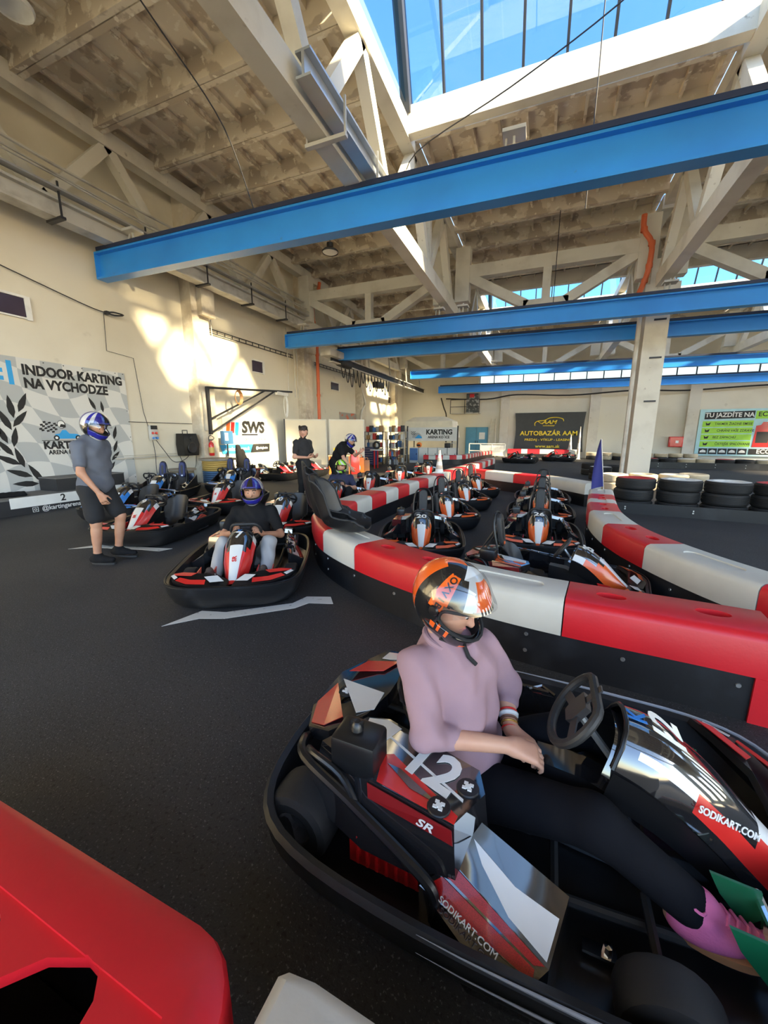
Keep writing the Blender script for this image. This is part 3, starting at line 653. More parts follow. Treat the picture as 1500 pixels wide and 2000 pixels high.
    # side guard tubes
    b = MB(); b.tube([(-.86, -.22, .30), (-.84, -.30, .36), (-.78, -.385, .37), (-.56, -.455, .345), (-.30, -.515, .27), (-.24, -.525, .22), (-.24, -.52, .12)], .017, 8, smooth=4); b.tube([(-.77, -.37, .40), (-.72, -.41, .43), (-.60, -.435, .41), (-.53, -.45, .33)], .012, 8, smooth=4)
    b.build('side_guard', m_pl, t)
    b = MB(); b.box((-.42, -.36, .16), (.28, .18, .14)); 
    for k in range(7): b.box((-.52 + k * .035, -.458, .17), (.010, .02, .11))
    b.build('engine', m_eng if not style.get('fine') else m_carb, t)
    # side pods: sloping glossy inner panel and a red outer panel
    for s in (-1, 1):
        sx = .0 if s < 0 else -.14
        A_, B_, C_, D_, E_, F_, G_ = [Vector((x + (sx if q else 0), s * y, z)) for x, y, z, q in ((-.13, .375, .365, 1), (.12, .435, .30, 0), (.075, .565, .215, 0), (-.20, .455, .275, 1), (-.29, .505, .20, 1), (-.12, .605, .195, 1), (.04, .60, .20, 0))]
        lowr = [Vector((p.x, p.y, .06)) for p in (A_, B_, C_, G_, F_, E_, D_)]; upr = [A_, B_, C_, G_, F_, E_, D_]
        b = MB(); n = 7; b.add(lowr + upr, [(10, 11, 12)] + [(k, (k + 1) % n, n + (k + 1) % n, n + k) for k in range(n)]); b.grid(lambda u, v: (A_.lerp(B_, u)).lerp(D_.lerp(C_, u), v), 8, 5); b.grid(lambda u, v: (D_.lerp(C_, u)).lerp(E_.lerp(G_, u), v), 8, 5); pd = b.build('side_pod', m_gloss, t, 20)
        cm = A if not style.get('fine') else m_carb
        def onq(P0, P1, P2, P3, c4, mt, up_=.003):
            """decal that follows the curved panel P0..P3; c4 = four corners in panel coordinates"""
            def fn(a_, b_):
                u, v = [(c4[0][i] * (1 - a_) + c4[1][i] * a_) * (1 - b_) + (c4[3][i] * (1 - a_) + c4[2][i] * a_) * b_ for i in (0, 1)]
                return (P0.lerp(P1, u)).lerp(P3.lerp(P2, u), v) + Vector((0, s * .002, up_))
            q = MB(); q.grid(fn, 8, 5)
            if s < 0: q.f = [tuple(reversed(k)) for k in q.f]
            q.build('decal', mt, pd, 60)
        onq(A_, B_, C_, D_, ((.03, .36), (.55, .48), (.60, .92), (.22, .62)), m_kwht); onq(A_, B_, C_, D_, ((.55, .48), (.97, .36), (.97, .95), (.60, .92)), m_kwht)
        onq(D_, C_, G_, E_, ((.05, .04), (.97, .04), (.92, .36), (.08, .36)), cm); onq(D_, C_, G_, E_, ((.05, .44), (.94, .46), (.99, .96), (.03, .96)), cm)
    b = MB()
    for k in range(4): b.tube([(-.42 + .13 * k, .40, .372 - .01 * k), (-.36 + .13 * k, .46, .335), (-.30 + .13 * k, .40, .368 - .01 * k)], .010, 6)
    b.tube([(-.48, .395, .375), (.06, .42, .335)], .011, 6); b.tube([(-.48, .47, .325), (.06, .50, .285)], .011, 6); b.build('vent_grille', m_gloss, t)
    q = MB(); q.plate([(-.52, .39, .352), (-.30, .385, .372), (-.05, .43, .335), (-.10, .50, .275), (-.46, .49, .262)], .02); bmf(q); lp = q.build('pod_top', m_gloss, t)
    if not style.get('fine'):
        for pts, mt in (([(-.49, .40, .356), (-.32, .395, .374), (-.28, .47, .312), (-.46, .475, .288)], A), ([(-.26, .40, .37), (-.08, .435, .34), (-.11, .49, .292), (-.24, .475, .308)], m_kwht)):
            q = MB(); q.plate([Vector(p) + Vector((0, 0, .008)) for p in pts], .003); bmf(q); q.build('decal', mt, lp)
    # front fairing
    b = MB()
    def fm(u, v):
        a = abs(u - .5) * 2
        if style.get('fine'): return 0 if a > .86 or v < .14 or (a < .66 and v < .7) else (2 if a > .66 and v < .40 and a < .80 else 0 if v < .40 else 1 if a > .5 else 2 if v < .9 else 1)
        if v < .42: return (2 if v < .25 else 1) if a > .84 else 0
        if v < .93 and a < .42: return 2
        if .42 <= v < .48: return 0 if a < .6 else 1
        return 1
    b.grid(nassau_f, 20, 24, mi=fm); b.grid(lambda u, v: tuple(Vector(nassau_f(u, v)) - Vector((.03, 0, .03 + .0 * v))), 10, 12, mi=0)
    fp = b.build('front_fairing', [m_gloss, A, m_kwht], t, 60)
    b = MB(); b.tube([nassau_f(k / 8, 0) for k in range(9)], .008, 6); b.build('edge_strip', m_pl, fp)
    for s in (0, 1):
        b = MB(); b.grid(lambda u, v: (Vector(nassau_f(s, u * .92)) + Vector((-.02 * v, (1 if s else -1) * (.015 - .03 * v) * (1 - u), -v * (.15 - .08 * u)))), 14, 3); b.build('side_skirt', m_pl, fp, 60)
    for s in (-1, 1):
        w = MB(); P = [(.90, s * .02, .245), (.93, s * .18, .262), (.90, s * .36, .268), (.80, s * .50, .275), (.66, s * .56, .285), (.70, s * .42, .315), (.76, s * .25, .325), (.77, s * .10, .30), (.76, s * .03, .25)]
        w.plate(P if s > 0 else P[::-1], .03); bmf(w); fs = w.build('front_spoiler', m_pl, t)
        for pts, mt in (([(.905, s * .20, .270), (.885, s * .36, .275), (.80, s * .475, .281), (.78, s * .44, .298), (.845, s * .33, .296), (.86, s * .20, .294)], A), ([(.85, s * .05, .272), (.88, s * .16, .279), (.82, s * .22, .309), (.78, s * .12, .303)], m_kwht), ([(.76, s * .30, .327), (.70, s * .43, .318), (.67, s * .53, .297), (.72, s * .50, .30), (.79, s * .34, .313)], A), ([(.70, s * .545, .287), (.78, s * .49, .284), (.765, s * .465, .296), (.69, s * .52, .297)], m_kwht)):
            q = MB(); q.plate([Vector(p) + Vector((0, 0, .006)) for p in pts], .003); bmf(q); q.build('decal', mt, fs)
    # steering
    def steer(y0, par):
        n = Vector((-.82, 0, .57)).normalized(); T = frame((.14, y0, .565), (0, 1, 0), Vector((0, 1, 0)).cross(n) * -1)
        rim = [(.150 * math.cos(a) * 1.0, .135 * math.sin(a) if math.sin(a) > -.7 else -.0945, 0) for a in [2 * PI * k / 28 for k in range(28)]]
        w = MB(T); w.tube(rim, .0165, 10, True); sw = w.build('steering_wheel', m_cush, par)
        w = MB(T); w.prism([(-.045, -.05), (.045, -.05), (.05, .02), (.03, .05), (-.03, .05), (-.05, .02)], -.015, .008)
        for a in (R(20), R(160), R(270)): w.bar((0, 0, 0), (.145 * math.cos(a), .125 * math.sin(a), 0), .035, .006, up=(0, 0, 1))
        w.build('hub', m_dark, sw)
        w = MB(); w.tube([(.14, y0, .56), (.30, y0, .36), (.48, y0, .14)], .014, 8); w.build('steering_column', m_steel, par)
        w = MB(); w.bar((.22, y0 - .03, .12), (.30, y0 - .01, .50), .018); w.bar((.22, y0 + .03, .12), (.30, y0 + .01, .50), .018); w.bar((.30, y0, .50), (.36, y0, .56), .02); w.build('column_bracket', m_dark, par)
    for y0 in ((.02,) if not twin else (-.24, .24)): steer(y0, t)
    b = MB(); b.loft([[(.02, -.06, .06), (.02, .06, .06), (.02, .05, .36), (.02, -.05, .36)], [(.18, -.08, .06), (.18, .08, .06), (.18, .06, .35), (.18, -.06, .35)], [(.42, -.10, .06), (.42, .10, .06), (.42, .07, .26), (.42, -.07, .26)], [(.66, -.08, .06), (.66, .08, .06), (.66, .05, .18), (.66, -.05, .18)]]); b.lathe([(0, .05), (.03, .05), (.034, .03), (.036, 0)], 14, Matrix.Translation((.30, -.01, .30))); b.build('fuel_console', m_gloss if style.get('fine') else m_pl, t)
    # pedals
    for s in (-1, 1):
        for q in (0, 1):
            yy = s * (.20 + .14 * q); b = MB(); b.plate([(.50, yy, .30), (.62, yy, .29), (.63, yy, .20), (.60, yy, .16), (.53, yy, .24)], .008); b.build('pedal_guard', m_green if style.get('fine') else m_kred, t, 0)
        b = MB(); b.tube([(.62, s * .18, .26), (.62, s * .37, .26)], .012, 8); b.bar((.64, s * .24, .05), (.62, s * .24, .26), .015); b.build('pedal', m_chr if style.get('fine') else m_steel, t)
    if style.get('fine'):
        b = MB(); b.box((.22, -.375, .075), (.09, .035, .01)); b.lathe([(0, .03), (.012, .028), (.014, 0)], 8, Matrix.Translation((.24, -.375, .08))); b.build('steel_tab', m_chr, t)
    if hoop:
        for y0 in ((.02,) if not twin else (-.24, .24)):
            w = .165 if not twin else .10
            b = MB(); b.tube([(-.42, y0 - w, .10), (-.52, y0 - w, .45), (-.58, y0 - w * .92, .70), (-.60, y0 - w * .6, .84), (-.605, y0, .875), (-.60, y0 + w * .6, .84), (-.58, y0 + w * .92, .70), (-.52, y0 + w, .45), (-.42, y0 + w, .10)], .013, 8, smooth=4); b.tube([(-.58, y0 - w * .9, .68), (-.80, y0 - w, .3)], .011, 6); b.tube([(-.58, y0 + w * .9, .68), (-.80, y0 + w, .3)], .011, 6)
            rh = b.build('roll_hoop', m_pl, t)
            T = frame((-.545, y0, .67), (0, 1, 0), (-.14, 0, 1))
            cap = [(math.cos(a) * .075, math.sin(a) * .075 + (.12 if math.sin(a) >= 0 else -.12)) for a in [2 * PI * k / 20 for k in range(20)]]
            b = MB(T); b.loft([[(x, y, -.02) for x, y in cap], [(x, y, .015) for x, y in cap], [(x * .85, y * .93, .03) for x, y in cap]]); hr = b.build('headrest', m_cush if not twin else style['hr'], t, 40)
            b = MB(T); b.box((0, 0, .032), (.05, .22, .008)); b.build('headrest_slot', m_black, hr)
            b = MB(T); b.box((0, -.155, .033), (.04, .035, .006)); b.build('sticker', A if not twin else m_kwht, hr)
    if twin:
        b = MB(); b.plate([(-.62, -.52, .10), (-.62, .52, .10), (-.70, .46, .56), (-.70, -.46, .56)], .02); bmf(b); b.build('seat_back_panel', style['panel'], t)
        for s in (-1, 1): b = MB(); b.plate([(-.70, s * .54, .52), (.25, s * .58, .28), (.25, s * .58, .12), (-.70, s * .54, .12)], .015); b.build('side_board', m_pl, t)
    return t
def bmf(mb, side=False):
    """make sure a thin plate faces up (its first polygon's normal points to +z)"""
    f = mb.f[0]; P = [mb.v[i] for i in f]; n = Vector((0, 0, 0))
    for i in range(len(P)): n += P[i].cross(P[(i + 1) % len(P)])
    if (n.z < 0) and not side:
        n.normalize(); k = len(f)
        d = mb.v[k] - mb.v[0]
        for i in range(k): mb.v[k + i] = mb.v[i] - d
        mb.f = [tuple(reversed(q)) for q in mb.f]
    return mb
KT = {}
def kart(style, x, y, heading, label, num=None, group='go-karts', sc=1.0, first=True):
    key = style['key']
    if key not in KT: KT[key] = make_kart(style); t = KT[key]
    else: t = copy_tree(KT[key])
    # drop number plates inherited from the first user of this style
    for c in list(t.children):
        if c.name.startswith('number') or c.name.startswith('printed'): bpy.data.objects.remove(c)
    t.location = (x, y, 0); t.rotation_euler = (0, 0, heading); t.scale = (sc, sc, sc)
    tag(t, label, 'go-kart', group)
    return t
def on_fairing(t, s, v, size, mat, name='number', bold=.03, roll=0, u=.5, off=.006):
    p = Vector(nassau_f(u, v)); px_ = Vector(nassau_f(min(1, u + .05), v)) - Vector(nassau_f(u - .05, v)); py_ = Vector(nassau_f(u, max(0, v - .04))) - Vector(nassau_f(u, v + .04))
    T = frame(p, px_, py_); T = Matrix.Translation((T.col[2].xyz) * off) @ T @ Matrix.Rotation(roll, 4, 'Z')
    return text(s, size, mat, t, T, name, bold=bold, depth=.0008)
S_RED = dict(key='r', col=m_kred); S_FINE = dict(key='f', col=m_kred, fine=True)
S_ORA = dict(key='o', col=m_kora, hoop=True); S_BLU = dict(key='b', col=m_kblu)
S_TW = dict(key='t', col=m_kblu, hoop=True, twin=True, hr=M('navy padded foam', (.02, .03, .12), .6), panel=M('navy seat panel', (.015, .022, .06), .3, coat=.4))
def numbers(t, s, logo='K'):
    if s: on_fairing(t, s, .24, .13, m_kwht)
    on_fairing(t, logo, .10, .075, m_kblu if logo == 'K' else m_kwht, 'printed_logo')
    on_fairing(t, 'SR', .62, .055, m_kred, 'printed_logo', roll=PI / 2)
# kart 12, the nearest one
k12 = kart(S_FINE, .05, 1.40, R(-1), 'large red and black kart 12 in the foreground with a woman seated in it')
text('12', .20, m_kwht, k12, frame((-.315, -.302, .4295), (.93, -.30, -.012), (.30, .93, .03)), 'number', bold=.03, depth=.0008)
b = MB(); b.plate([(-.52, -.215, .4305), (-.19, -.375, .4255), (-.19, -.385, .4255), (-.52, -.225, .4305)], .002); bmf(b); b.build('printed_line', m_kwht, k12)
text('SODIKART.COM', .023, m_kwht, k12, frame((-.135, -.563, .2228), (.90, -.36, .0), (.30, .8, .22)), 'printed_web_address', sx=1.1)
text('SR', .034, m_kwht, k12, frame((-.29, -.471, .386), (.98, -.12, -.06), (.0, .2, .95)), 'printed_logo', bold=.02, shear=.3, sx=1.5, depth=.0008)
on_fairing(k12, '12', .27, .15, m_kwht); on_fairing(k12, 'K', .10, .08, m_kblu, 'printed_logo'); on_fairing(k12, 'SODIKART.COM', .56, .030, m_kwht, 'printed_web_address', roll=-PI / 2, u=.14)
k7 = kart(S_RED, -2.92, 3.22, math.atan2(-.86, .5), 'red and black kart 7 with a seated driver in black'); numbers(k7, '7')
dK = math.atan2(-.95, .32)
for x, y, n, lb in ((-5.55, 4.25, '9', 'red and black kart 9 parked behind the walking man'), (-6.15, 6.35, '', 'red and black kart parked right behind kart 9'), (-3.80, 5.2, '0', 'red and black kart behind the driver of kart 7'),
                    (-3.95, 7.15, '', 'kart of the driver in the green helmet, behind the black seats'), (-4.08, 9.15, '6', 'kart with bare steering wheel along the barrier, behind the green helmet'), (-4.0, 11.2, '', 'second last kart of the line along the barrier'), (-3.75, 13.4, '', 'last kart of the line along the barrier')):
    k = kart(S_RED, x, y, dK, lb); numbers(k, n)
k = kart(S_RED, -8.85, 11.25, R(8), 'red kart parked side-on under the karting web banner'); numbers(k, '')
k = kart(S_RED, -8.55, 12.75, R(10), 'red kart half hidden behind the standing man'); numbers(k, '')
k = kart(S_RED, -1.1, 23.5, R(172), 'red kart out on the far track below the black banner'); numbers(k, '')
k = kart(S_RED, 1.0, 25.9, R(172), 'faint kart farthest out on the track'); numbers(k, '')
k = kart(S_BLU, -7.4, 5.15, dK, 'blue and white kart beside the podium, half hidden by the walking man'); numbers(k, '')
for x, y, n, lb in ((-8.62, 6.75, '113', 'dark blue twin-seat kart 113 with two tall headrests'), (-8.15, 8.62, '112', 'black twin-seat kart 112 in front of the cable reel')):
    k = kart(S_TW, x, y, R(-62), lb); text(n, .16, m_kwht, k, frame((-.665, 0, .46), (0, 1, 0), (-.17, 0, 1)), 'number', bold=.01)
do = math.atan2(-.96, .28)
for i, (x, y, n) in enumerate(((-1.46, 4.98, '20'), (-1.58, 6.80, ''), (-1.60, 8.55, ''), (-1.60, 10.25, ''))):
    k = kart(S_ORA, x, y, do + (.0 if i == 0 else .10), ['orange kart 20 with tall headrest, nearest of the left pit row', 'second orange kart of the left pit row', 'third orange kart of the left pit row', 'farthest orange kart of the left pit row'][i], sc=.88)
    if n: on_fairing(k, n, .18, .15, m_kwht)
    on_fairing(k, 'K', .40, .06, m_kwht, 'printed_logo')
for i, (x, y, n) in enumerate(((.03, 5.70, '26'), (.05, 7.46, ''), (.08, 9.2, ''))):
    k = kart(S_ORA, x, y, R(-90) + .02, ['orange kart 26 facing the camera, nearest of the right pit row', 'second orange kart of the right pit row', 'farthest orange kart of the right pit row'][i], sc=.88)
    if n: on_fairing(k, n, .18, .15, m_kwht)
    on_fairing(k, 'K', .40, .06, m_kwht, 'printed_logo')
k = kart(S_ORA, .14, 3.94, R(-10), 'orange kart 25 standing crosswise just behind the curved barrier', sc=.88)
on_fairing(k, '25', .22, .15, m_kwht); on_fairing(k, 'K', .45, .06, m_kwht, 'printed_logo')
# loose black seats leaning on the barrier
def loose_seat(loc, rot, sc, label):
    t = thing('kart_seat', label, 'seat', loc, 0, 'loose black kart seats'); o = obj('shell', SEAT, t); o.matrix_basis = Euler(rot).to_matrix().to_4x4() @ Matrix.Scale(sc, 4)
    b = MB(); f = seat_fn(); b.tube([f(k / 12, 1) for k in range(13)], .010, 6); b.tube([f(0, k / 12) for k in range(13)], .009, 6); b.tube([f(1, k / 12) for k in range(13)], .009, 6); o2 = b.build('rim', m_cush, t); o2.matrix_basis = o.matrix_basis
loose_seat((-1.78, 3.54, .50), (0, R(5), R(14)), 1.15, 'black bucket seat standing on the white barrier block, nearest of the loose seats')
loose_seat((-2.08, 3.82, .50), (0, R(10), R(28)), 1.18, 'black bucket seat with high back, second of the loose seats on the barrier')
loose_seat((-2.34, 4.10, .50), (0, R(14), R(42)), 1.2, 'black bucket seat at the back of the loose seats on the barrier')
# ================================================================ PEOPLE
def surfnet(d, org, vox):
    ins = d < 0; nx, ny, nz = d.shape
    acc = np.zeros((nx - 1, ny - 1, nz - 1, 3), np.float32); cnt = np.zeros((nx - 1, ny - 1, nz - 1), np.float32)
    sl = lambda o, n: slice(o, n - 1 + o)
    C8 = [(i, j, k) for i in (0, 1) for j in (0, 1) for k in (0, 1)]
    for a in C8:
        for ax in range(3):
            if a[ax]: continue
            b = list(a); b[ax] = 1; b = tuple(b)
            da = d[sl(a[0], nx), sl(a[1], ny), sl(a[2], nz)]; db = d[sl(b[0], nx), sl(b[1], ny), sl(b[2], nz)]
            m = (da < 0) != (db < 0); tt = np.where(m, da / np.where(m, da - db, 1), 0)
            for q in range(3): acc[..., q] += np.where(m, a[q] + (tt if q == ax else 0), 0)
            cnt += m
    cell = cnt > 0; idx = -np.ones(cell.shape, np.int64); n = int(cell.sum()); idx[cell] = np.arange(n)
    ijk = np.argwhere(cell); V = (ijk + acc[cell] / cnt[cell][:, None]) * vox + org
    F = []
    for ax in range(3):
        u, w = (ax + 1) % 3, (ax + 2) % 3
        A = [slice(None)] * 3; B = [slice(None)] * 3; A[ax] = slice(0, -1); B[ax] = slice(1, None)
        ch = ins[tuple(A)] != ins[tuple(B)]; e = np.argwhere(ch); sgn = ins[tuple(A)][ch]
        ok = (e[:, u] > 0) & (e[:, w] > 0) & (e[:, u] < d.shape[u] - 1) & (e[:, w] < d.shape[w] - 1); e = e[ok]; sgn = sgn[ok]
        def cidx(du, dw):
            q = e.copy(); q[:, u] -= du; q[:, w] -= dw; return idx[q[:, 0], q[:, 1], q[:, 2]]
        q = np.stack([cidx(1, 1), cidx(0, 1), cidx(0, 0), cidx(1, 0)], 1); q[~sgn] = q[~sgn][:, ::-1]; F.append(q)
    return V, np.concatenate(F)
def blob(name, prims, mat, parent, vox=.01, k=.03, clips=(), wrinkle=0, T=None, iters=2):
    """one continuous surface from smoothly merged tapered limbs; prims (p0,r0,p1,r1[,k])"""
    P = [(np.array(p[0], float), p[1], np.array(p[2], float), p[3], p[4] if len(p) > 4 else k) for p in prims]
    lo = np.min([np.minimum(p[0] - p[1], p[2] - p[3]) for p in P], 0) - 3 * vox - .02; hi = np.max([np.maximum(p[0] + p[1], p[2] + p[3]) for p in P], 0) + 3 * vox + .02
    n = np.ceil((hi - lo) / vox).astype(int) + 1; D = np.full(n, 1.0, np.float32)
    for a, ra, b, rb, kk in P:
        bl = np.maximum(0, ((np.minimum(a - ra, b - rb) - lo - kk * 1.5 - .03) / vox).astype(int)); bh = np.minimum(n, ((np.maximum(a + ra, b + rb) - lo + kk * 1.5 + .03) / vox).astype(int) + 2)
        g = np.stack(np.meshgrid(*[np.arange(bl[i], bh[i]) * vox + lo[i] for i in range(3)], indexing='ij'), -1)
        ab = b - a; L2 = max(ab.dot(ab), 1e-9); h = np.clip(((g - a) @ ab) / L2, 0, 1)
        dd = np.linalg.norm(g - a - h[..., None] * ab, axis=-1) - (ra + (rb - ra) * h)
        s_ = tuple(slice(bl[i], bh[i]) for i in range(3)); o = D[s_]
        m = np.maximum(kk - np.abs(o - dd), 0) / kk; D[s_] = np.minimum(o, dd) - m * m * kk * .25
    if clips or wrinkle:
        g = np.stack(np.meshgrid(*[np.arange(n[i]) * vox + lo[i] for i in range(3)], indexing='ij'), -1)
        if wrinkle:
            q_ = g[..., 0] * 14 + g[..., 1] * 17; D += wrinkle * (np.abs(np.sin(q_ + 2.2 * np.sin(g[..., 2] * 9 + g[..., 0] * 6) + g[..., 2] * 7)) ** 1.5 * 1.5 - .7 + .6 * np.sin(g[..., 2] * 34 + 3 * np.sin(g[..., 1] * 13 + g[..., 0] * 9)) * np.sin(q_ * 1.3))
        for (pt, nrm) in clips: D = np.maximum(D, (g - np.array(pt)) @ np.array(nrm))
    V, F = surfnet(D, lo, vox)
    me = bpy.data.meshes.new(name); me.from_pydata(V.tolist(), [], F.tolist()); me.materials.append(mat); me.shade_smooth()
    bm = bmesh.new(); bm.from_mesh(me)
    for _ in range(iters): bmesh.ops.smooth_vert(bm, verts=bm.verts[:], factor=.5, use_axis_x=True, use_axis_y=True, use_axis_z=True)
    bm.to_mesh(me); bm.free(); me.shade_smooth()
    return obj(name, me, parent, T)
m_skin = M('skin', (.56, .30, .20), .5, var=((.50, .24, .16), 9, .4, .8)); m_skin2 = M('tanned skin', (.50, .26, .16), .5, var=((.44, .20, .12), 8, .4, .8))
m_hair = M('dark brown hair', (.018, .011, .008), .6, bump=(60, .6)); m_eye = M('eye', (.02, .015, .012), .2)
V3 = lambda *a: np.array(a, float)
def hand(w, d, n, sp, s=1.0, curl=.5, k=.006):
    """wrist w, pointing d, palm normal n (towards the palm side), sp = +1 thumb on (d x n) side"""
    d = np.array(d, float); d /= np.linalg.norm(d); n = np.array(n, float); n -= d * n.dot(d); n /= np.linalg.norm(n); side = np.cross(d, n) * sp
    w = np.array(w, float); P = []
    for q in (-.028, -.009, .010, .028): P.append((w + d * .01 * s + side * q * .6 * s, .019 * s, w + d * .085 * s + side * q * s, .0135 * s, .02))
    for q, L in ((-.033, .062), (-.011, .078), (.011, .085), (.032, .076)):
        a = w + d * .088 * s + side * q * s; L *= s
        b = a + (d * math.cos(curl * .6) + n * math.sin(curl * .6)) * L * .45; c = b + (d * math.cos(curl * 1.5) + n * math.sin(curl * 1.5)) * L * .32; e = c + (d * math.cos(curl * 2.3) + n * math.sin(curl * 2.3)) * L * .23
        P += [(a, .0100 * s, b, .0092 * s, k), (b, .0092 * s, c, .0086 * s, k), (c, .0086 * s, e, .0076 * s, k)]
    a = w + d * .03 * s + side * .03 * s; b = a + (d * .62 + side * .62 + n * .4) * .042 * s; c = b + (d * .85 + side * .2 + n * .45) * .034 * s; e = c + (d * .9 + n * .4) * .024 * s
    P += [(a, .0150 * s, b, .0120 * s, .012), (b, .0115 * s, c, .0100 * s, k), (c, .0100 * s, e, .0085 * s, k)]
    return P
def headprims(c, f, up):
    f = np.array(f, float); f /= np.linalg.norm(f); up = np.array(up, float); up -= f * up.dot(f); up /= np.linalg.norm(up); l = np.cross(up, f); c = np.array(c, float)
    q = lambda a, b, z: c + f * a + l * b + up * z
    P = [(q(-.02, 0, .035), .088, q(.012, 0, .03), .084), (q(.03, 0, -.03), .066, q(.048, 0, -.085), .040), (q(.02, -.03, -.02), .052, q(.02, .03, -.02), .052)]
    P += [(q(.086, 0, .02), .010, q(.108, 0, -.018), .0145, .012), (q(.074, 0, -.052), .016, q(.078, 0, -.06), .014, .012), (q(.07, 0, -.092), .018, q(.072, 0, -.094), .018, .02)]
    P += [(q(-.005, s * .082, .0), .012, q(-.012, s * .088, .03), .016, .01) for s in (-1, 1)]
    P += [(q(.078, s * .03, .038), .011, q(.07, s * .05, .036), .010, .012) for s in (-1, 1)]
    return P, q
def face_bits(t, q, lips=True, brow=True):
    e = MB()
    for s in (-1, 1): e.sphere(q(.0785, s * .033, .016), (.0135, .0135, .009), 12, 8)
    e.build('eyes', [M('eye white', (.6, .56, .52), .25)], t)
    e = MB()
    for s in (-1, 1): e.sphere(q(.0885, s * .033, .016), .0062, 10, 6)
    e.build('pupils', m_eye, t)
    if brow:
        for s in (-1, 1): MB().tube([q(.094, s * .016, .042), q(.092, s * .034, .049), q(.078, s * .056, .042)], .0048, 6).build('eyebrow', m_hair, t)
    if lips: 
        e = MB(); e.tube([q(.082, -.024, -.054), q(.095, 0, -.051), q(.082, .024, -.054)], .0062, 6); e.tube([q(.080, -.02, -.061), q(.093, 0, -.063), q(.080, .02, -.061)], .0058, 6); e.build('lips', M('lips', (.42, .14, .12), .45), t)
m_vis = glass_mat('clear visor', (.86, .87, .88), .10, .03); m_visd = glass_mat('smoked visor', (.5, .5, .52), .14, .03); m_pad = M('helmet lining', (.012, .012, .013), .9)
def helmet(t, c, f, up, pat, mats, tilt=0.0, visor=None, sc=1.0, hi=True):
    f = Vector(f).normalized(); up = Vector(up); l = up.cross(f).normalized(); T = frame(c, f, l) @ Matrix.Scale(sc, 4)
    def sh(az, el, k=1.0):
        cx, cy, cz = math.cos(el) * math.cos(az), math.cos(el) * math.sin(az), math.sin(el)
        r = 1 / math.sqrt((cx / .150) ** 2 + (cy / .124) ** 2 + (cz / .150) ** 2)
        fr = max(0, math.cos(az)) ** 2; lowf = max(0, min(1, (-el - .05) / .6))
        r *= 1 + .20 * fr * lowf + .05 * max(0, -math.cos(az)) * max(0, 1 - abs(el - .25))
        return Vector((cx * r * k, cy * r * k, max(cz * r * k, -.165)))
    E0, E1 = R(-58), R(90)
    nu, nv = (72, 44) if hi else (36, 24)
    def port(u, v):
        az = (u - .5) * 2 * PI; el = E0 + (E1 - E0) * v; a = abs(az) / R(76)
        return not (a < 1 and R(-24) + R(5) * a * a < el < R(22) * (1 - .25 * a * a))
    m = MB(T); m.grid(lambda u, v: sh((u - .5) * 2 * PI, E0 + (E1 - E0) * v), nu, nv, mi=lambda u, v: pat((u - .5) * 360, math.degrees(E0 + (E1 - E0) * v)), keep=port)
    o = m.build('helmet', mats, t, 60); s = o.modifiers.new('thickness', 'SOLIDIFY'); s.thickness = .012 * sc; s.offset = -1; s.material_offset = 0
    m = MB(T); m.grid(lambda u, v: sh((u - .5) * 2 * PI, E0 + (E1 - E0) * v, .90), 28, 16, keep=lambda u, v: port(u, v) ); m.build('lining', m_pad, o, 60)
    rim = []
    for k in range(40):
        a = 2 * PI * k / 40; az = R(74) * math.cos(a) * (1 if True else 1); el = R(-1) + R(22) * math.copysign(abs(math.sin(a)) ** .6, math.sin(a)) * (1 - .12 * abs(math.cos(a)))
        rim.append(sh(az, el, 1.005))
    m = MB(T); m.tube(rim, .006, 6, True); m.build('port_trim', m_pad, o)
    if visor:
        ry = Matrix.Rotation(-tilt, 4, 'Y'); m = MB(T)
        m.grid(lambda u, v: ry @ sh((u - .5) * 2 * R(84), R(-20) + R(48) * v, 1.045), 30, 10); vo = m.build('visor', visor, o, 60)
        m = MB(T)
        for s in (-1, 1): m.lathe([(0, .008), (.016, .007), (.02, 0)], 14, Matrix.Translation((.01, s * .128, .0)) @ Matrix.Rotation(-s * PI / 2, 4, 'X'))
        m.build('visor_pivot', m_pl, vo)
    m = MB(T); m.tube([sh(R(-55), R(-45), 1.02), sh(R(0), R(-40), 1.02), sh(R(55), R(-45), 1.02)], .006, 6, smooth=6); m.build('chin_vent', m_pad, o)
    return o, T, sh
def limb(a, ra, b, rb, c, rc, k=.03): return [(a, ra, b, rb, k), (b, rb * 1.02, c, rc, k)]
def foot(an, d, up=(0, 0, 1), s=1.0):
    d = np.array(d, float); d /= np.linalg.norm(d); u = np.array(up, float); an = np.array(an, float); h = an - u * .045
    return [(h - d * .05 * s, .036, h + d * .08 * s, .036, .03), (h + d * .07 * s, .036, h + d * .17 * s, .028, .03), (an, .045, h, .04, .03)]
def person(label, base): return thing('person', label, 'person', base)
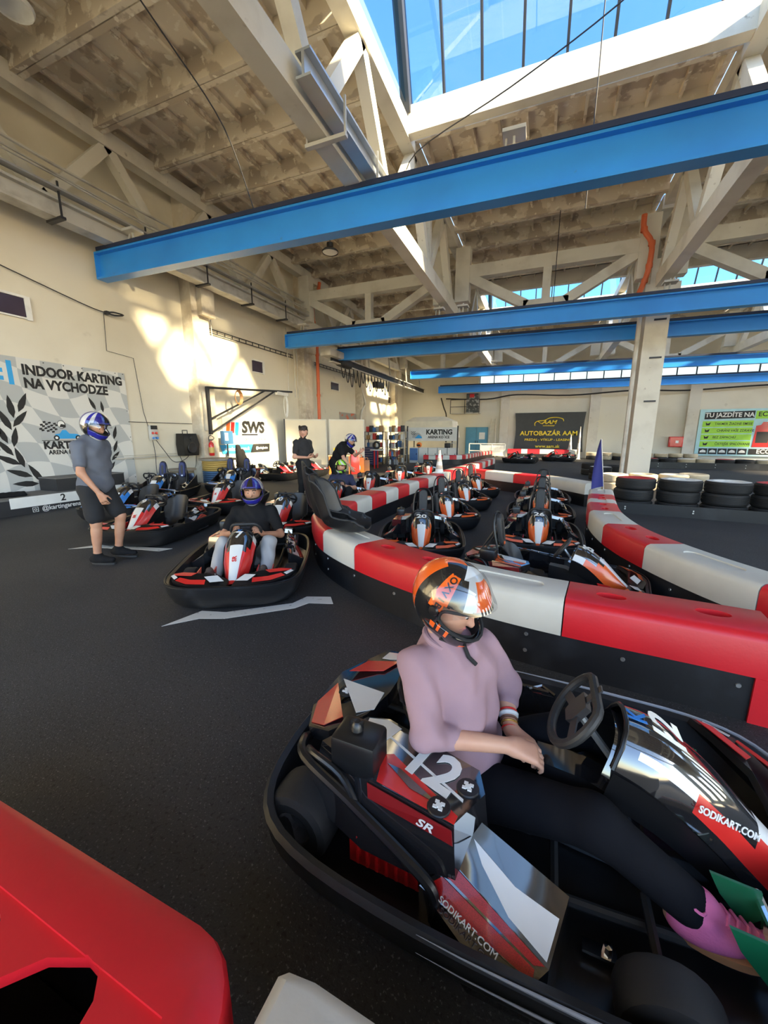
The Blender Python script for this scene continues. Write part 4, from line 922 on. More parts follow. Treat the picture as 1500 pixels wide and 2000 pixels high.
def build_body(t, J, skin, vox=.011, hands=(), fat=1.0):
    P, q = headprims(J['head'], J['face'], J.get('hup', (0, 0, 1)))
    P += [(J['neck'], .056, np.array(J['head']) - np.array((0, 0, .05)), .054)]
    sl, sr, hl, hr = [np.array(J[k], float) for k in ('shl', 'shr', 'hpl', 'hpr')]; ch = (sl + sr) / 2; pv = (hl + hr) / 2; f = fat
    P += [(sl * .85 + ch * .15, .055, sr * .85 + ch * .15, .055), (ch * .8 + pv * .2 + (sl - ch) * .35, .095 * f, ch * .8 + pv * .2 + (sr - ch) * .35, .095 * f), (ch * .5 + pv * .5 + (hl - pv) * .5, .10 * f, ch * .5 + pv * .5 + (hr - pv) * .5, .10 * f), (hl, .095 * f, hr, .095 * f), (ch * .8 + pv * .2, .11 * f, pv, .11 * f), (np.array(J['neck'], float), .06, ch, .07)]
    for s in 'lr':
        P += limb(J['sh' + s], .050, J['el' + s], .040, J['wr' + s], .027); P += limb(J['hp' + s], .085 * f, J['kn' + s], .056, J['an' + s], .040)
        P += [(np.array(J['kn' + s]) * .75 + np.array(J['an' + s]) * .25, .052, np.array(J['kn' + s]) * .45 + np.array(J['an' + s]) * .55, .044)]; P += foot(J['an' + s], J['ft' + s], J.get('fu' + s, (0, 0, 1)))
    for h in hands: P += h
    return blob('body', P, skin, t, vox), q
def shirt(t, J, mat, name='shirt', fat=1.0, sleeve=.55, puff=1.0, vox=.012, hem=.0, wr=.004, rolled=False):
    sl, sr, hl, hr = [np.array(J[k], float) for k in ('shl', 'shr', 'hpl', 'hpr')]; ch = (sl + sr) / 2; pv = (hl + hr) / 2; f = fat; P = []
    lo = pv * (1 - hem) + ch * hem
    P += [(sl, .072 * puff, sr, .072 * puff), (ch * .82 + lo * .18 + (sl - ch) * .45, .118 * f, ch * .82 + lo * .18 + (sr - ch) * .45, .118 * f), (ch * .5 + lo * .5 + (hl - pv) * .6, .128 * f, ch * .5 + lo * .5 + (hr - pv) * .6, .128 * f), (lo + (hl - pv) * .8, .118 * f, lo + (hr - pv) * .8, .118 * f), (ch, .12 * f, lo, .135 * f), (np.array(J['neck'], float) - (0, 0, .02), .068, ch, .10)]
    for s in 'lr':
        a, e, w = [np.array(J[k + s], float) for k in ('sh', 'el', 'wr')]
        if sleeve <= 1: P += [(a, .070 * puff, a + (e - a) * sleeve, .060 * puff, .022)]
        else: P += [(a, .072 * puff, e, .062 * puff, .016), (e, .062 * puff, e + (w - e) * (sleeve - 1), .052 * puff, .014)]
        if rolled: 
            b = e + (w - e) * (sleeve - 1) if sleeve > 1 else a + (e - a) * sleeve; dv = (w - e) / np.linalg.norm(w - e); P += [(b - dv * .035, .060 * puff, b + dv * .0, .058 * puff, .008), (b + dv * .03, .047 * puff, b + dv * .055, .046 * puff, .008)]
    return blob(name, P, mat, t, vox, .04, wrinkle=wr)
def trousers(t, J, mat, name='trousers', fat=1.0, length=1.9, vox=.012, wr=.004, wide=1.0):
    P = [(J['hpl'], .118 * fat, J['hpr'], .118 * fat)]; sl, sr, hl, hr = [np.array(J[k], float) for k in ('shl', 'shr', 'hpl', 'hpr')]; ch = (sl + sr) / 2; pv = (hl + hr) / 2
    P += [(pv, .12 * fat, pv * .8 + ch * .2, .115 * fat)]
    for s in 'lr':
        h, k_, a = [np.array(J[q + s], float) for q in ('hp', 'kn', 'an')]
        if length <= 1: P += [(h, .105 * wide, h + (k_ - h) * length, .092 * wide)]
        else: P += [(h, .105 * wide, k_, .078 * wide), (k_, .078 * wide, k_ + (a - k_) * (length - 1), .062 * wide)]
    return blob(name, P, mat, t, vox, .03, wrinkle=wr)
def shoes(t, J, mat, sole=None, vox=.009, s=1.0):
    for q in 'lr':
        an = np.array(J['an' + q], float); d = np.array(J['ft' + q], float); d /= np.linalg.norm(d); u = np.array(J.get('fu' + q, (0, 0, 1)), float); h = an - u * .045
        P = [(h - d * .055 * s, .046, h + d * .08 * s, .045), (h + d * .07 * s, .045, h + d * .185 * s, .034), (an + u * .005, .056, h, .05)]
        o = blob('shoe', P, mat, t, vox, .03, clips=[(h - u * .038, -u)])
        if sole is not None:
            T = frame(h + d * .06 * s - u * .044, d, np.cross(u, d)); m = MB(T); m.prism([(.15 * s * math.cos(a) + .01, (.047 + .006 * math.cos(a)) * math.copysign(abs(math.sin(a)) ** .7, math.sin(a))) for a in [2 * PI * k / 24 for k in range(24)]], -.012, .012); m.build('sole', sole, o)
KM = lambda k: k.matrix_basis.copy()
def loc2w(x, y, h, sc=1.0):
    T = Matrix.Translation((x, y, 0)) @ Matrix.Rotation(h, 4, 'Z') @ Matrix.Scale(sc, 4)
    return T, lambda a, b, c: np.array(T @ Vector((a, b, c)))
# ---- the woman in kart 12
_, w = loc2w(.05, 1.40, R(-1))
dirw = lambda a, b, c: w(a, b, c) - w(0, 0, 0)
J = dict(head=w(-.335, .0, .905), face=dirw(.80, -.22, -.42), hup=dirw(.40, -.1, .9), neck=w(-.36, .0, .775), shl=w(-.235, .135, .665), shr=w(-.425, -.125, .69),
         ell=w(-.125, .19, .475), wrl=w(-.085, .03, .395), elr=w(-.345, -.235, .49), wrr=w(-.07, -.105, .435),
         hpl=w(-.22, .085, .185), hpr=w(-.24, -.085, .185), knl=w(.20, .21, .36), knr=w(.20, -.20, .33), anl=w(.46, .25, .19), anr=w(.475, -.245, .20), ftl=dirw(.7, 0, .7), ftr=dirw(.93, -.06, .12), fur=dirw(-.12, 0, .99), ful=dirw(-.7, 0, .7))
t = person('woman in a pink sweatshirt and orange helmet seated in kart 12', w(-.2, 0, .05))
ti = Matrix.Translation(-Vector(t.location))
def fix(t): 
    """people are modelled in world space: shift their direct parts under the person's base"""
    inv = Matrix.Translation(-Vector(t.location))
    for c in t.children: c.matrix_basis = inv @ c.matrix_basis
hr_ = hand(J['wrr'], dirw(.92, .28, -.30), dirw(-.25, .2, -.95), 1, 1.0, .75, .003); hl_ = hand(J['wrl'], dirw(.86, -.42, -.12), dirw(-.2, -.3, -.9), -1, 1.0, .7, .003)
body, q = build_body(t, J, m_skin, .0065, (hr_, hl_), .9); face_bits(t, q)
m_pink = M('dusty pink sweatshirt', (.33, .205, .235), .9, var=((.29, .18, .205), 6, .4, .8), bump=(160, .12, .003))
shirt(t, J, m_pink, 'sweatshirt', 1.06, 1.08, 1.0, .0075, hem=.16, wr=.010, rolled=True)
b = MB(); cN = w(-.345, -.005, .752); b.tube([cN + dirw(.088 * math.cos(a), .085 * math.sin(a), .022 * math.cos(a + PI) ) for a in [2 * PI * k / 24 for k in range(24)]], .013, 8, True); b.build('collar', m_pink, t)
trousers(t, J, M('black trousers', (.005, .0055, .008), .9, bump=(90, .1), spec=.12), fat=1.05, length=1.9, wr=.002)
m_pinkshoe = M('pink sneaker', (.70, .16, .36), .7, bump=(120, .2)); m_gum = M('gum sole', (.42, .20, .09), .6)
shoes(t, J, m_pinkshoe, m_gum, .008, .70)
an = J['anr']; d = J['ftr'] / np.linalg.norm(J['ftr']); u = J['fur']; b = MB(); sd = np.cross(u, d)
for k in range(5): b.tube([an + d * (.035 + .022 * k) + sd * .030 + u * (.018 - .010 * k), an + d * (.045 + .022 * k) + u * (.026 - .010 * k), an + d * (.035 + .022 * k) - sd * .030 + u * (.018 - .010 * k)], .005, 6)
b.tube([an - d * .05 + u * .03, an - d * .085 + u * .06, an - d * .06 + u * .075, an - d * .035 + u * .045], .007, 6, smooth=4); b.tube([an + d * .02 + u * .03, an + d * .0 - sd * .05 + u * .045, an - d * .03 - sd * .03 + u * .05, an + d * .01 + u * .03], .0045, 6, smooth=4); b.build('laces', m_pinkshoe, t)
m_ho = M('helmet orange', (.78, .115, .01), .18, coat=.8); m_hk = M('helmet black', (.010, .010, .011), .15, coat=.8); m_hw = M('helmet silver', (.55, .55, .54), .22, coat=.8); m_hb = M('helmet blue', (.018, .02, .26), .18, coat=.8); m_hg = M('helmet neon green', (.30, .70, .03), .3, coat=.5)
def pat_or(az, el):
    a = abs(az)
    if a > 150: return 0 if el > 0 else 2
    if el > 62: return 2 if a < 60 else 1
    if a < 26: return 0 if el > 22 else (1 if el > -34 else 0) if el > -48 or a > 12 else 2
    if a < 44 and el > 20: return 2
    if 44 <= a < 70 and el > 18: return 1
    if 70 <= a < 98 and el > 2: return 0
    if 98 <= a < 128 and el > 8: return 1
    if 128 <= a <= 150: return 0 if el > -30 else 2
    if el < -20 and 40 < a < 92 and -40 < el: return 0 if (int(a / 7) % 2 and el > -34) else 1
    if el < -50: return 2
    return 1
ho, HT, hsh = helmet(t, w(-.335, 0, .925), dirw(.86, -.30, -.40), dirw(.40, -.12, .9), pat_or, [m_ho, m_hk, m_hw], R(44), m_vis, 1.06)
sp = hsh(R(-84), R(30), 1.012); 
for i, ch_ in enumerate('ROXVIB'):
    el = R(66 - i * 11); p = hsh(R(-84), el, 1.012); n = p.normalized(); tg = (hsh(R(-84), el - .05) - hsh(R(-84), el + .05)).normalized(); yy = n.cross(tg)
    text(ch_, .034, m_hk, ho, HT @ frame(p, tg, yy), 'printed_letter', bold=.02, depth=.001)
b = MB(); st = w(-.275, -.055, .785); b.tube([st, st + dirw(.03, -.02, -.05), st + dirw(.06, -.02, -.075)], .008, 6); b.build('chin_strap', m_pad, t)
b = MB()
for k, (mm, rr) in enumerate((('r', .033), ('w', .035), ('g', .034), ('r', .033))): pass
def bracelet(pos, ax, r, rr, mat, nm):
    ax = Vector(ax).normalized(); s_ = ax.orthogonal().normalized(); v_ = ax.cross(s_); b = MB(); b.tube([Vector(pos) + (s_ * math.cos(a) + v_ * math.sin(a)) * r for a in [2 * PI * k / 20 for k in range(20)]], rr, 6, True); b.build(nm, mat, t)
ax = J['wrl'] - J['ell']
for k, (fr, rr, mt, nm) in enumerate(((.62, .005, m_kred, 'red_bracelet'), (.70, .010, m_kwht, 'white_watch_band'), (.80, .005, M('dark beads', (.12, .05, .03), .5), 'bead_bracelet'), (.88, .004, M('gold', (.7, .45, .12), .3, .9), 'gold_bracelet'), (.99, .004, m_kred, 'red_bracelet'))):
    bracelet(J['ell'] + ax * fr, ax, .034 - .004 * fr, rr, mt, nm)
fix(t)
# ---- seated drivers
def driver(kx, ky, h, label, shirtm, trm, shoem, pat, hm, vis, hz=.905, yaw=0.0, cap=True, solem=None, fat=1.0):
    _, w = loc2w(kx, ky, h); dw = lambda a, b, c: w(a, b, c) - w(0, 0, 0)
    J = dict(head=w(-.33, .02, hz), face=dw(math.cos(yaw), math.sin(yaw), -.12), neck=w(-.35, .02, hz - .135), shl=w(-.35, .215, hz - .235), shr=w(-.35, -.175, hz - .235), ell=w(-.18, .33, .43), elr=w(-.16, -.29, .45), wrl=w(.06, .17, .50), wrr=w(.06, -.14, .52),
             hpl=w(-.24, .11, .17), hpr=w(-.24, -.07, .17), knl=w(.17, .25, .43), knr=w(.17, -.21, .43), anl=w(.50, .26, .17), anr=w(.50, -.23, .17), ftl=dw(.5, 0, .86), ftr=dw(.5, 0, .86), ful=dw(-.86, 0, .5), fur=dw(-.86, 0, .5))
    t = person(label, w(-.2, 0, .05))
    hh = [hand(J['wrl'], dw(.55, -.25, .5), dw(.3, -.9, 0), -1, 1, .9), hand(J['wrr'], dw(.55, .25, .5), dw(.3, .9, 0), 1, 1, .9)]
    body, q = build_body(t, J, m_skin2, .011, hh); face_bits(t, q, False)
    shirt(t, J, shirtm, 'tshirt', 1.0, .72, 1.05, .013, hem=.1, wr=.006); trousers(t, J, trm, length=1.86, wr=.006); shoes(t, J, shoem, solem, .011)
    helmet(t, w(-.33, .02, hz + .02), dw(math.cos(yaw), math.sin(yaw), -.10), (0, 0, 1), pat, hm, R(38), vis, 1.04, True); fix(t)
def pat_bl(az, el):
    a = abs(az)
    if el > 30 and a < 14: return 2
    if 58 < a < 78 and el > 5: return 1
    if 100 < a < 128 and el > -10: return 1
    if el < -48: return 1 if a < 70 else 2
    return 2 if el < 4 and a > 80 else 0
m_blk = M('black cotton', (.010, .010, .011), .9, spec=.2); m_lg = M('light grey trousers', (.36, .36, .37), .9, bump=(80, .1)); m_brn = M('brown shoe', (.045, .03, .024), .8)
driver(-2.92, 3.22, math.atan2(-.86, .5), 'driver in black shirt, grey trousers and blue helmet sitting in kart 7', m_blk, m_lg, m_brn, pat_bl, [m_hb, m_hw, m_hk], m_vis, .90, solem=m_brn)
def pat_gr(az, el):
    k = int((az + 180) / 24 + el / 30) % 4
    return (0, 1, 0, 2)[k] if el > -45 else 2
driver(-3.95, 7.15, dK, 'driver in navy shirt and neon green helmet behind the black seats', M('navy cotton', (.02, .024, .06), .9), m_blk, m_brn, pat_gr, [m_hg, m_hw, m_hk], None, .86)
# ---- standing and walking people (local axes: x forward, y left)
def place(x, y, ang):
    T = Matrix.Translation((x, y, 0)) @ Matrix.Rotation(ang, 4, 'Z'); return (lambda a, b, c: np.array(T @ Vector((a, b, c)))), (lambda a, b, c: np.array(T.to_3x3() @ Vector((a, b, c))))
# grey T-shirt man walking
w, dw = place(-4.95, 2.98, math.atan2(.375, .927))
J = dict(head=w(.07, 0, 1.64), face=dw(.93, -.1, -.38), neck=w(.0, 0, 1.50), shl=w(-.02, .21, 1.42), shr=w(.0, -.21, 1.42), ell=w(-.10, .30, 1.14), wrl=w(-.17, .27, .90), elr=w(.06, -.30, 1.13), wrr=w(.20, -.25, .89),
         hpl=w(-.02, .10, .93), hpr=w(-.02, -.10, .93), knl=w(.16, .10, .56), knr=w(.0, -.11, .51), anl=w(.08, .10, .135), anr=w(-.04, -.11, .10), ftl=dw(1, .1, -.10), ftr=dw(1, -.05, 0))
t = person('man in grey T-shirt, black shorts and blue helmet walking past the poster', w(0, 0, 0))
body, q = build_body(t, J, m_skin2, .011, [hand(J['wrr'], dw(.3, .1, -.9), dw(-.3, .9, .1), 1, 1, .6), hand(J['wrl'], dw(-.35, 0, -.9), dw(.2, -.9, 0), -1, 1, .4)], 1.12); face_bits(t, q, False)
shirt(t, J, M('blue grey T-shirt', (.12, .135, .17), .9, var=((.09, .10, .13), 4, .4, .8)), 'tshirt', 1.22, .62, 1.12, .012, hem=.10, wr=.006)
trousers(t, J, M('black shorts', (.012, .013, .016), .9), 'shorts', 1.12, .80, wide=1.10); shoes(t, J, m_blk, M('dark sole', (.03, .03, .03), .8), .010)
helmet(t, w(.08, 0, 1.665), dw(.93, -.08, -.36), dw(.36, 0, .93), pat_bl, [m_hb, m_hw, m_hk], R(30), m_vis, 1.05); fix(t)
# standing attendant
w, dw = place(-5.06, 7.55, R(-12))
J = dict(head=w(.03, 0, 1.60), face=dw(.62, -.78, -.02), neck=w(0, 0, 1.46), shl=w(0, .19, 1.38), shr=w(0, -.19, 1.38), ell=w(.02, .27, 1.08), wrl=w(.24, .14, 1.06), elr=w(.0, -.27, 1.07), wrr=w(.25, -.10, 1.06),
         hpl=w(0, .09, .90), hpr=w(0, -.09, .90), knl=w(.02, .10, .48), knr=w(.02, -.10, .48), anl=w(0, .11, .085), anr=w(0, -.11, .085), ftl=dw(1, .1, 0), ftr=dw(1, -.1, 0))
t = person('bare-headed bearded man in black standing and looking to the camera', w(0, 0, 0))
body, q = build_body(t, J, m_skin, .011, [hand(J['wrl'], dw(.9, -.35, .2), dw(0, -.5, .8), -1, 1, .8), hand(J['wrr'], dw(.9, .35, .2), dw(0, .5, .8), 1, 1, .8)]); face_bits(t, q)
shirt(t, J, M('charcoal T-shirt', (.018, .018, .020), .9), 'tshirt', 1.02, .66, 1.08, .013, hem=.02, wr=.006); trousers(t, J, m_blk, length=2.0, wide=1.02); shoes(t, J, m_blk, None, .011)
blob('hair', [(q(-.05, 0, .06), .085, q(.02, 0, .085), .078)] + [(q(.05 * math.cos(a) - .01, .075 * math.sin(a), .125 + .02 * math.sin(3 * a)), .026, q(.072 * math.cos(a), .082 * math.sin(a), .112 + .02 * math.cos(5 * a)), .022, .01) for a in [R(20 * k) for k in range(18)]] + [(q(-.06, s * .06, -.02), .035, q(-.05, s * .06, .06), .045) for s in (-1, 1)], m_hair, t, .008, .02)
blob('beard', [(q(.02, -.062, -.05), .020, q(.058, -.03, -.102), .022), (q(.058, -.03, -.102), .022, q(.058, .03, -.102), .022), (q(.02, .062, -.05), .020, q(.058, .03, -.102), .022), (q(.086, -.024, -.043), .006, q(.086, .024, -.043), .006)], m_hair, t, .006, .015); fix(t)
# bending woman with blue helmet
w, dw = place(-4.72, 8.45, R(2))
J = dict(head=w(.42, -.02, 1.42), face=dw(.85, -.25, -.6), neck=w(.30, 0, 1.34), shl=w(.22, .19, 1.27), shr=w(.22, -.19, 1.27), ell=w(.42, .27, 1.05), wrl=w(.60, .16, 1.14), elr=w(.36, -.27, 1.0), wrr=w(.52, -.22, .80),
         hpl=w(0, .10, .88), hpr=w(0, -.10, .88), knl=w(.04, .11, .47), knr=w(.06, -.11, .47), anl=w(0, .11, .085), anr=w(0, -.11, .085), ftl=dw(1, .1, 0), ftr=dw(1, -.1, 0))
t = person('person in black T-shirt and blue white helmet bending forward', w(0, 0, 0))
body, q = build_body(t, J, m_skin, .011, [hand(J['wrl'], dw(.7, 0, .6), dw(0, -.9, 0), -1, 1, .5), hand(J['wrr'], dw(.5, .1, -.8), dw(-.3, .9, .1), 1, 1, .6)], 1.12); face_bits(t, q, False)
shirt(t, J, m_blk, 'tshirt', 1.14, .6, 1.1, .013, hem=.0, wr=.002); trousers(t, J, m_blk, fat=1.1, length=1.9); shoes(t, J, m_blk, None, .011)
helmet(t, w(.43, -.02, 1.435), dw(.85, -.25, -.55), dw(.5, 0, .85), pat_bl, [m_hb, m_hw, m_hk], R(40), m_vis, 1.04); fix(t)
# ================================================================ WALL FITTINGS, SIGNS, WORKSHOP
LW = lambda y, z, x=-10.56: frame((x, y, z), (0, 1, 0), (0, 0, 1))        # a frame lying on the left wall, facing the hall
BW = lambda x, z, y=29.9: frame((x, y, z), (1, 0, 0), (0, 0, 1))          # same on the back wall
m_ink = M('black print', (.012, .012, .013), .6); m_cyan = M('sky blue print', (.03, .34, .72), .5); m_gp = M('grey print', (.40, .42, .43), .7); m_pw = M('white print', (.74, .74, .71), .7)
m_yel = M('yellow print', (.85, .66, .03), .5)
def checker_mat():
    m = M('wavy chequered print', (.66, .66, .63), .75); nt = m.node_tree; N = nt.nodes; Lk = nt.links
    tc = N.new('ShaderNodeTexCoord'); sp = N.new('ShaderNodeSeparateXYZ'); Lk.new(tc.outputs['Object'], sp.inputs[0])
    def mth(op, a, b):
        q = N.new('ShaderNodeMath'); q.operation = op
        for i, v in enumerate((a, b)):
            if isinstance(v, (int, float)): q.inputs[i].default_value = v
            else: Lk.new(v, q.inputs[i])
        return q.outputs[0]
    s1 = mth('MULTIPLY', mth('SINE', mth('ADD', mth('MULTIPLY', sp.outputs[0], 2.6), mth('MULTIPLY', sp.outputs[1], .9)), 0), .16)
    s2 = mth('MULTIPLY', mth('SINE', mth('MULTIPLY', sp.outputs[1], 2.2), 0), .14)
    cb = N.new('ShaderNodeCombineXYZ'); Lk.new(mth('ADD', mth('ADD', sp.outputs[0], mth('MULTIPLY', sp.outputs[1], .28)), s2), cb.inputs[0]); Lk.new(mth('ADD', sp.outputs[1], s1), cb.inputs[1]); cb.inputs[2].default_value = .21
    ck = N.new('ShaderNodeTexChecker'); ck.inputs['Scale'].default_value = 2.3; ck.inputs['Color1'].default_value = (.66, .66, .63, 1); ck.inputs['Color2'].default_value = (.44, .46, .46, 1)
    Lk.new(cb.outputs[0], ck.inputs[0]); Lk.new(ck.outputs[0], N['Principled BSDF'].inputs['Base Color']); return m
def flat(poly, mat, parent, T, name, d=.003, z0=.0): return MB(T).prism(poly, z0, z0 + d).build(name, mat, parent, 0)
# ---- big poster on the left wall
t = thing('wall_poster', 'large chequered karting poster with laurel leaves on the left wall', 'poster', (-10.58, 5.5, 1.68))
po = MB().prism([(-2.0, -1.5), (1.93, -1.5), (1.95, 1.5), (-2.0, 1.52)], 0, .012).build('sheet', checker_mat(), t, 0); po.matrix_basis = frame((0, 0, 0), (0, 1, 0), (0, 0, 1))
def PT(y, z, dx=.014): return frame((dx, y - 5.5, z - 1.68), (0, 1, 0), (0, 0, 1))
text('INDOOR KARTING', .292, m_ink, t, PT(5.17, 2.945), bold=.042, align='LEFT', sx=.87); text('NA VYCHODZE', .292, m_ink, t, PT(5.17, 2.665), bold=.042, align='LEFT', sx=.86)
text('#1', .66, m_cyan, t, PT(5.10, 2.83), bold=.03, align='RIGHT', sx=.85)
leaf = [(0, 0), (.05, .09), (.055, .17), (.03, .27), (0, .34), (-.03, .27), (-.055, .17), (-.05, .09)]
for i, (y, z, a, s) in enumerate(((4.86, 2.15, 5, 1), (5.08, 2.25, -25, 0.95), (4.72, 1.88, 22, 1), (4.99, 1.9, -40, 0.95), (4.84, 1.51, -12, 0.9), (4.63, 1.58, 20, 0.9), (4.64, 1.29, 35, 0.9), (4.86, 1.07, 15, 0.95), (4.65, 1.03, 62, 1), (4.81, 0.73, 68, 1), (5.1, 0.7, 28, 1), (4.89, 0.49, 85, 1), (6.52, 2.33, 25, 0.7), (6.75, 2.27, 5, 0.6), (6.99, 1.62, -15, 0.75), (6.96, 1.26, -22, 0.7), (6.93, 1.01, -45, 0.7), (6.81, 0.75, -35, 0.6), (4.5, 1.77, 30, 1), (4.42, 1.43, 35, 1))):
    flat([(p[0] * s * 1.15, (p[1] - .17) * s * 1.42) for p in leaf], m_ink, t, PT(y, z) @ Matrix.Rotation(R(a), 4, 'Z'), 'laurel_leaf')
flat([(.40 * math.cos(a), .40 * math.sin(a)) for a in [PI * k / 24 for k in range(25)]], m_gp, t, PT(5.72, 1.46), 'logo_disc')
for i in range(7):
    for j in range(5):
        if (i + j) % 2: flat([(0, 0), (.055, .012), (.05, .05), (-.005, .04)], m_ink, t, PT(5.30 + i * .05 + .012 * j, 1.62 + .046 * j + .018 * math.sin(i), .018), 'flag_square', .002)
flat([(0, 0), (.56, .0), (.58, .05), (.46, .11), (.30, .12), (.24, .20), (.16, .20), (.10, .12), (0, .1)], m_cyan, t, PT(5.60, 1.47, .019), 'logo_kart', .003)
flat([(.085 * math.cos(a), .095 * math.sin(a)) for a in [2 * PI * k / 20 for k in range(20)]], m_ink, t, PT(5.76, 1.80, .018), 'logo_helmet', .003); flat([(.072 * math.cos(a), .082 * math.sin(a)) for a in [2 * PI * k / 20 for k in range(20)]], m_pw, t, PT(5.755, 1.80, .021), 'logo_helmet', .002); flat([(-.06, -.05), (.07, -.06), (.075, 0), (-.02, .02)], m_ink, t, PT(5.77, 1.79, .023), 'logo_visor', .002)
for y in (5.62, 6.08): flat([(.06 * math.cos(a), .06 * math.sin(a)) for a in [2 * PI * k / 16 for k in range(16)]], m_ink, t, PT(y, 1.49, .022), 'logo_wheel', .003); flat([(.03 * math.cos(a), .03 * math.sin(a)) for a in [2 * PI * k / 12 for k in range(12)]], m_pw, t, PT(y, 1.49, .025), 'logo_wheel', .002)
flat([(0, 0), (.78, 0), (.78, .012), (0, .012)], m_ink, t, PT(5.32, 1.425, .02), 'logo_line'); text('KARTING', .235, m_ink, t, PT(5.34, 1.315), bold=.045, align='LEFT', sx=.92); text('ARENA KOŠICE', .135, m_ink, t, PT(5.42, 1.155), bold=.035, align='LEFT', sx=.88)
b = MB()
for y in (5.6, 6.0, 6.4, 6.8, 7.2, 7.4): b.box((.016, y - 5.5, 1.47), (.008, .02, .02))
for z in (.4, .9, 1.5, 2.2): b.box((.016, 1.9, z - 1.68), (.008, .02, .02))
b.build('nails', m_dark, t)
# ---- podium
m_blkboard = M('dark podium board', (.022, .022, .024), .6); m_carpet = M('grey podium felt', (.16, .155, .145), .95, bump=(150, .3))
t = thing('winners_podium', 'black winners podium with white step front numbered 2', 'podium', (-9.95, 4.6, 0))
MB().box2((-.55, -1.2, 0), (.52, 1.15, .30)).build('lower_step', m_blkboard, t, 0); MB().box2((-.55, -1.2, .30), (.50, 1.13, .325)).build('step_top', m_carpet, t, 0)
MB().box2((.52, -.55, .14), (.535, 1.15, .345)).build('front_plate', m_pw, t, 0); MB().box2((-.55, .5, .325), (.1, 2.0, .60)).build('upper_step', m_blkboard, t, 0); MB().box2((-.56, .5, .60), (.12, 2.0, .62)).build('step_top', m_carpet, t, 0); MB().box2((-.5, 1.15, 0), (.1, 2.0, .32)).build('side_plate', m_pw, t, 0)
text('2', .20, m_ink, t, frame((.538, .35, .245), (0, 1, 0), (0, 0, 1)), bold=.02); text('@kartingarenakosice', .135, m_pw, t, frame((.523, -.05, .07), (0, 1, 0), (0, 0, 1)), bold=.01, align='LEFT', sx=.9)
b = MB(frame((.524, -.16, .07), (0, 1, 0), (0, 0, 1))); b.tube([(-.045, -.045, 0), (.045, -.045, 0), (.045, .045, 0), (-.045, .045, 0)], .006, 6, True); b.tube([(.02 * math.cos(a), .02 * math.sin(a), 0) for a in [2 * PI * k / 12 for k in range(12)]], .005, 6, True); b.build('camera_icon', m_pw, t)
tag(blob('black_cloth', [((-9.9, 3.9, .36), .05, (-9.75, 4.45, .36), .05), ((-10.1, 4.1, .36), .05, (-9.9, 4.5, .37), .05)], m_blk, None, .02, .05, wrinkle=.006, clips=[((0, 0, .327), (0, 0, -1))]), 'black cloth lying on the lower podium step', 'cloth')
# ---- small windows in the left wall
m_wdark = M('dark window pane', (.05, .035, .055), .2)
for i, (y, z, w_, h_) in enumerate(((4.75, 4.24, 1.35, .38), (12.87, 4.18, .55, .40), (19.05, 4.12, .75, .36), (27.4, 4.05, .8, .4))):
    w = struct(obj('window_%d' % (5 + i), MB().box((0, 0, 0), (.06, w_, h_)).mesh('pane', m_wdark))); w.location = (-10.585, y, z)
    b = MB(); b.box((.02, w_ / 2 + .05, 0), (.08, .10, h_ + .1)); b.box((.02, 0, h_ / 2 + .03), (.07, w_, .05)); b.box((.02, 0, -h_ / 2 - .02), (.07, w_, .03)); b.build('window_frame', m_white, w)
# ---- electric box, cables, rail
t = thing('socket_box', 'grey wall socket box with red and blue plugs beside the poster', 'socket box', (-10.55, 8.06, 1.62))
MB().rbox((.03, 0, 0), (.10, .22, .42), .01).build('housing', M('socket grey', (.5, .5, .48), .5), t); MB().box((.085, 0, .15), (.02, .2, .11)).build('breaker_window', m_black, t)
for k in (-1, 1): MB(Matrix.Translation((.09, k * .055, -.01)) @ Matrix.Rotation(PI / 2, 4, 'Y')).lathe([(0, .03), (.03, .03), (.038, 0)], 12).build('red_socket', m_kred, t); MB(Matrix.Translation((.09, k * .055, -.15)) @ Matrix.Rotation(PI / 2, 4, 'Y')).lathe([(0, .05), (.03, .05), (.034, 0)], 12).build('blue_plug', m_kblu, t)
def cable(pts, r, label, mat=m_dark, sm=5, name='cable'): tag(MB().tube(pts, r, 5, smooth=sm).build(name, mat), label, 'cable', 'cables and wires')
cable([(-10.52, 8.10, 1.45), (-10.45, 8.3, 1.1), (-10.45, 8.6, .75), (-10.45, 9.0, .8), (-10.4, 9.2, 1.0)], .010, 'black cable drooping from the socket box to the loudspeaker')
cable([(-10.52, 8.02, 1.4), (-10.5, 8.04, 1.0), (-10.5, 8.02, .5), (-10.4, 8.0, .05)], .010, 'thin cable hanging straight down below the socket box')
cable([(-10.55, 8.9, .92), (-10.5, 9.1, .45), (-10.5, 9.4, .5), (-10.5, 9.5, .9)], .009, 'looped cable under the loudspeaker')
cable([(-10.56, 5.0, 5.0), (-10.5, 5.6, 4.85), (-10.5, 6.8, 4.62), (-10.45, 7.2, 4.6)], .012, 'cable running to a hook on the left wall')
cable([(-10.55, 7.1, 4.6), (-10.55, 7.05, 3.68), (-10.55, 7.75, 3.62), (-10.55, 7.86, 2.2), (-10.55, 7.95, 1.8)], .008, 'thin wire stepping down the left wall above the socket box', sm=0)
cable([(-10.56, 7.4, 1.91), (-10.56, 9.5, 1.91)], .010, 'horizontal wire above the socket box and loudspeaker', sm=0)
t = thing('wall_rail', 'thin steel rail low on the left wall under the loudspeaker', 'rail', (-10.55, 8.2, .93)); MB().box2((-.02, -1.3, -.02), (.03, 1.3, .02)).build('rail', m_lsteel, t, 0); MB().box2((-.02, -1.3, .06), (.01, 1.3, .075)).build('upper_rail', m_lsteel, t, 0)
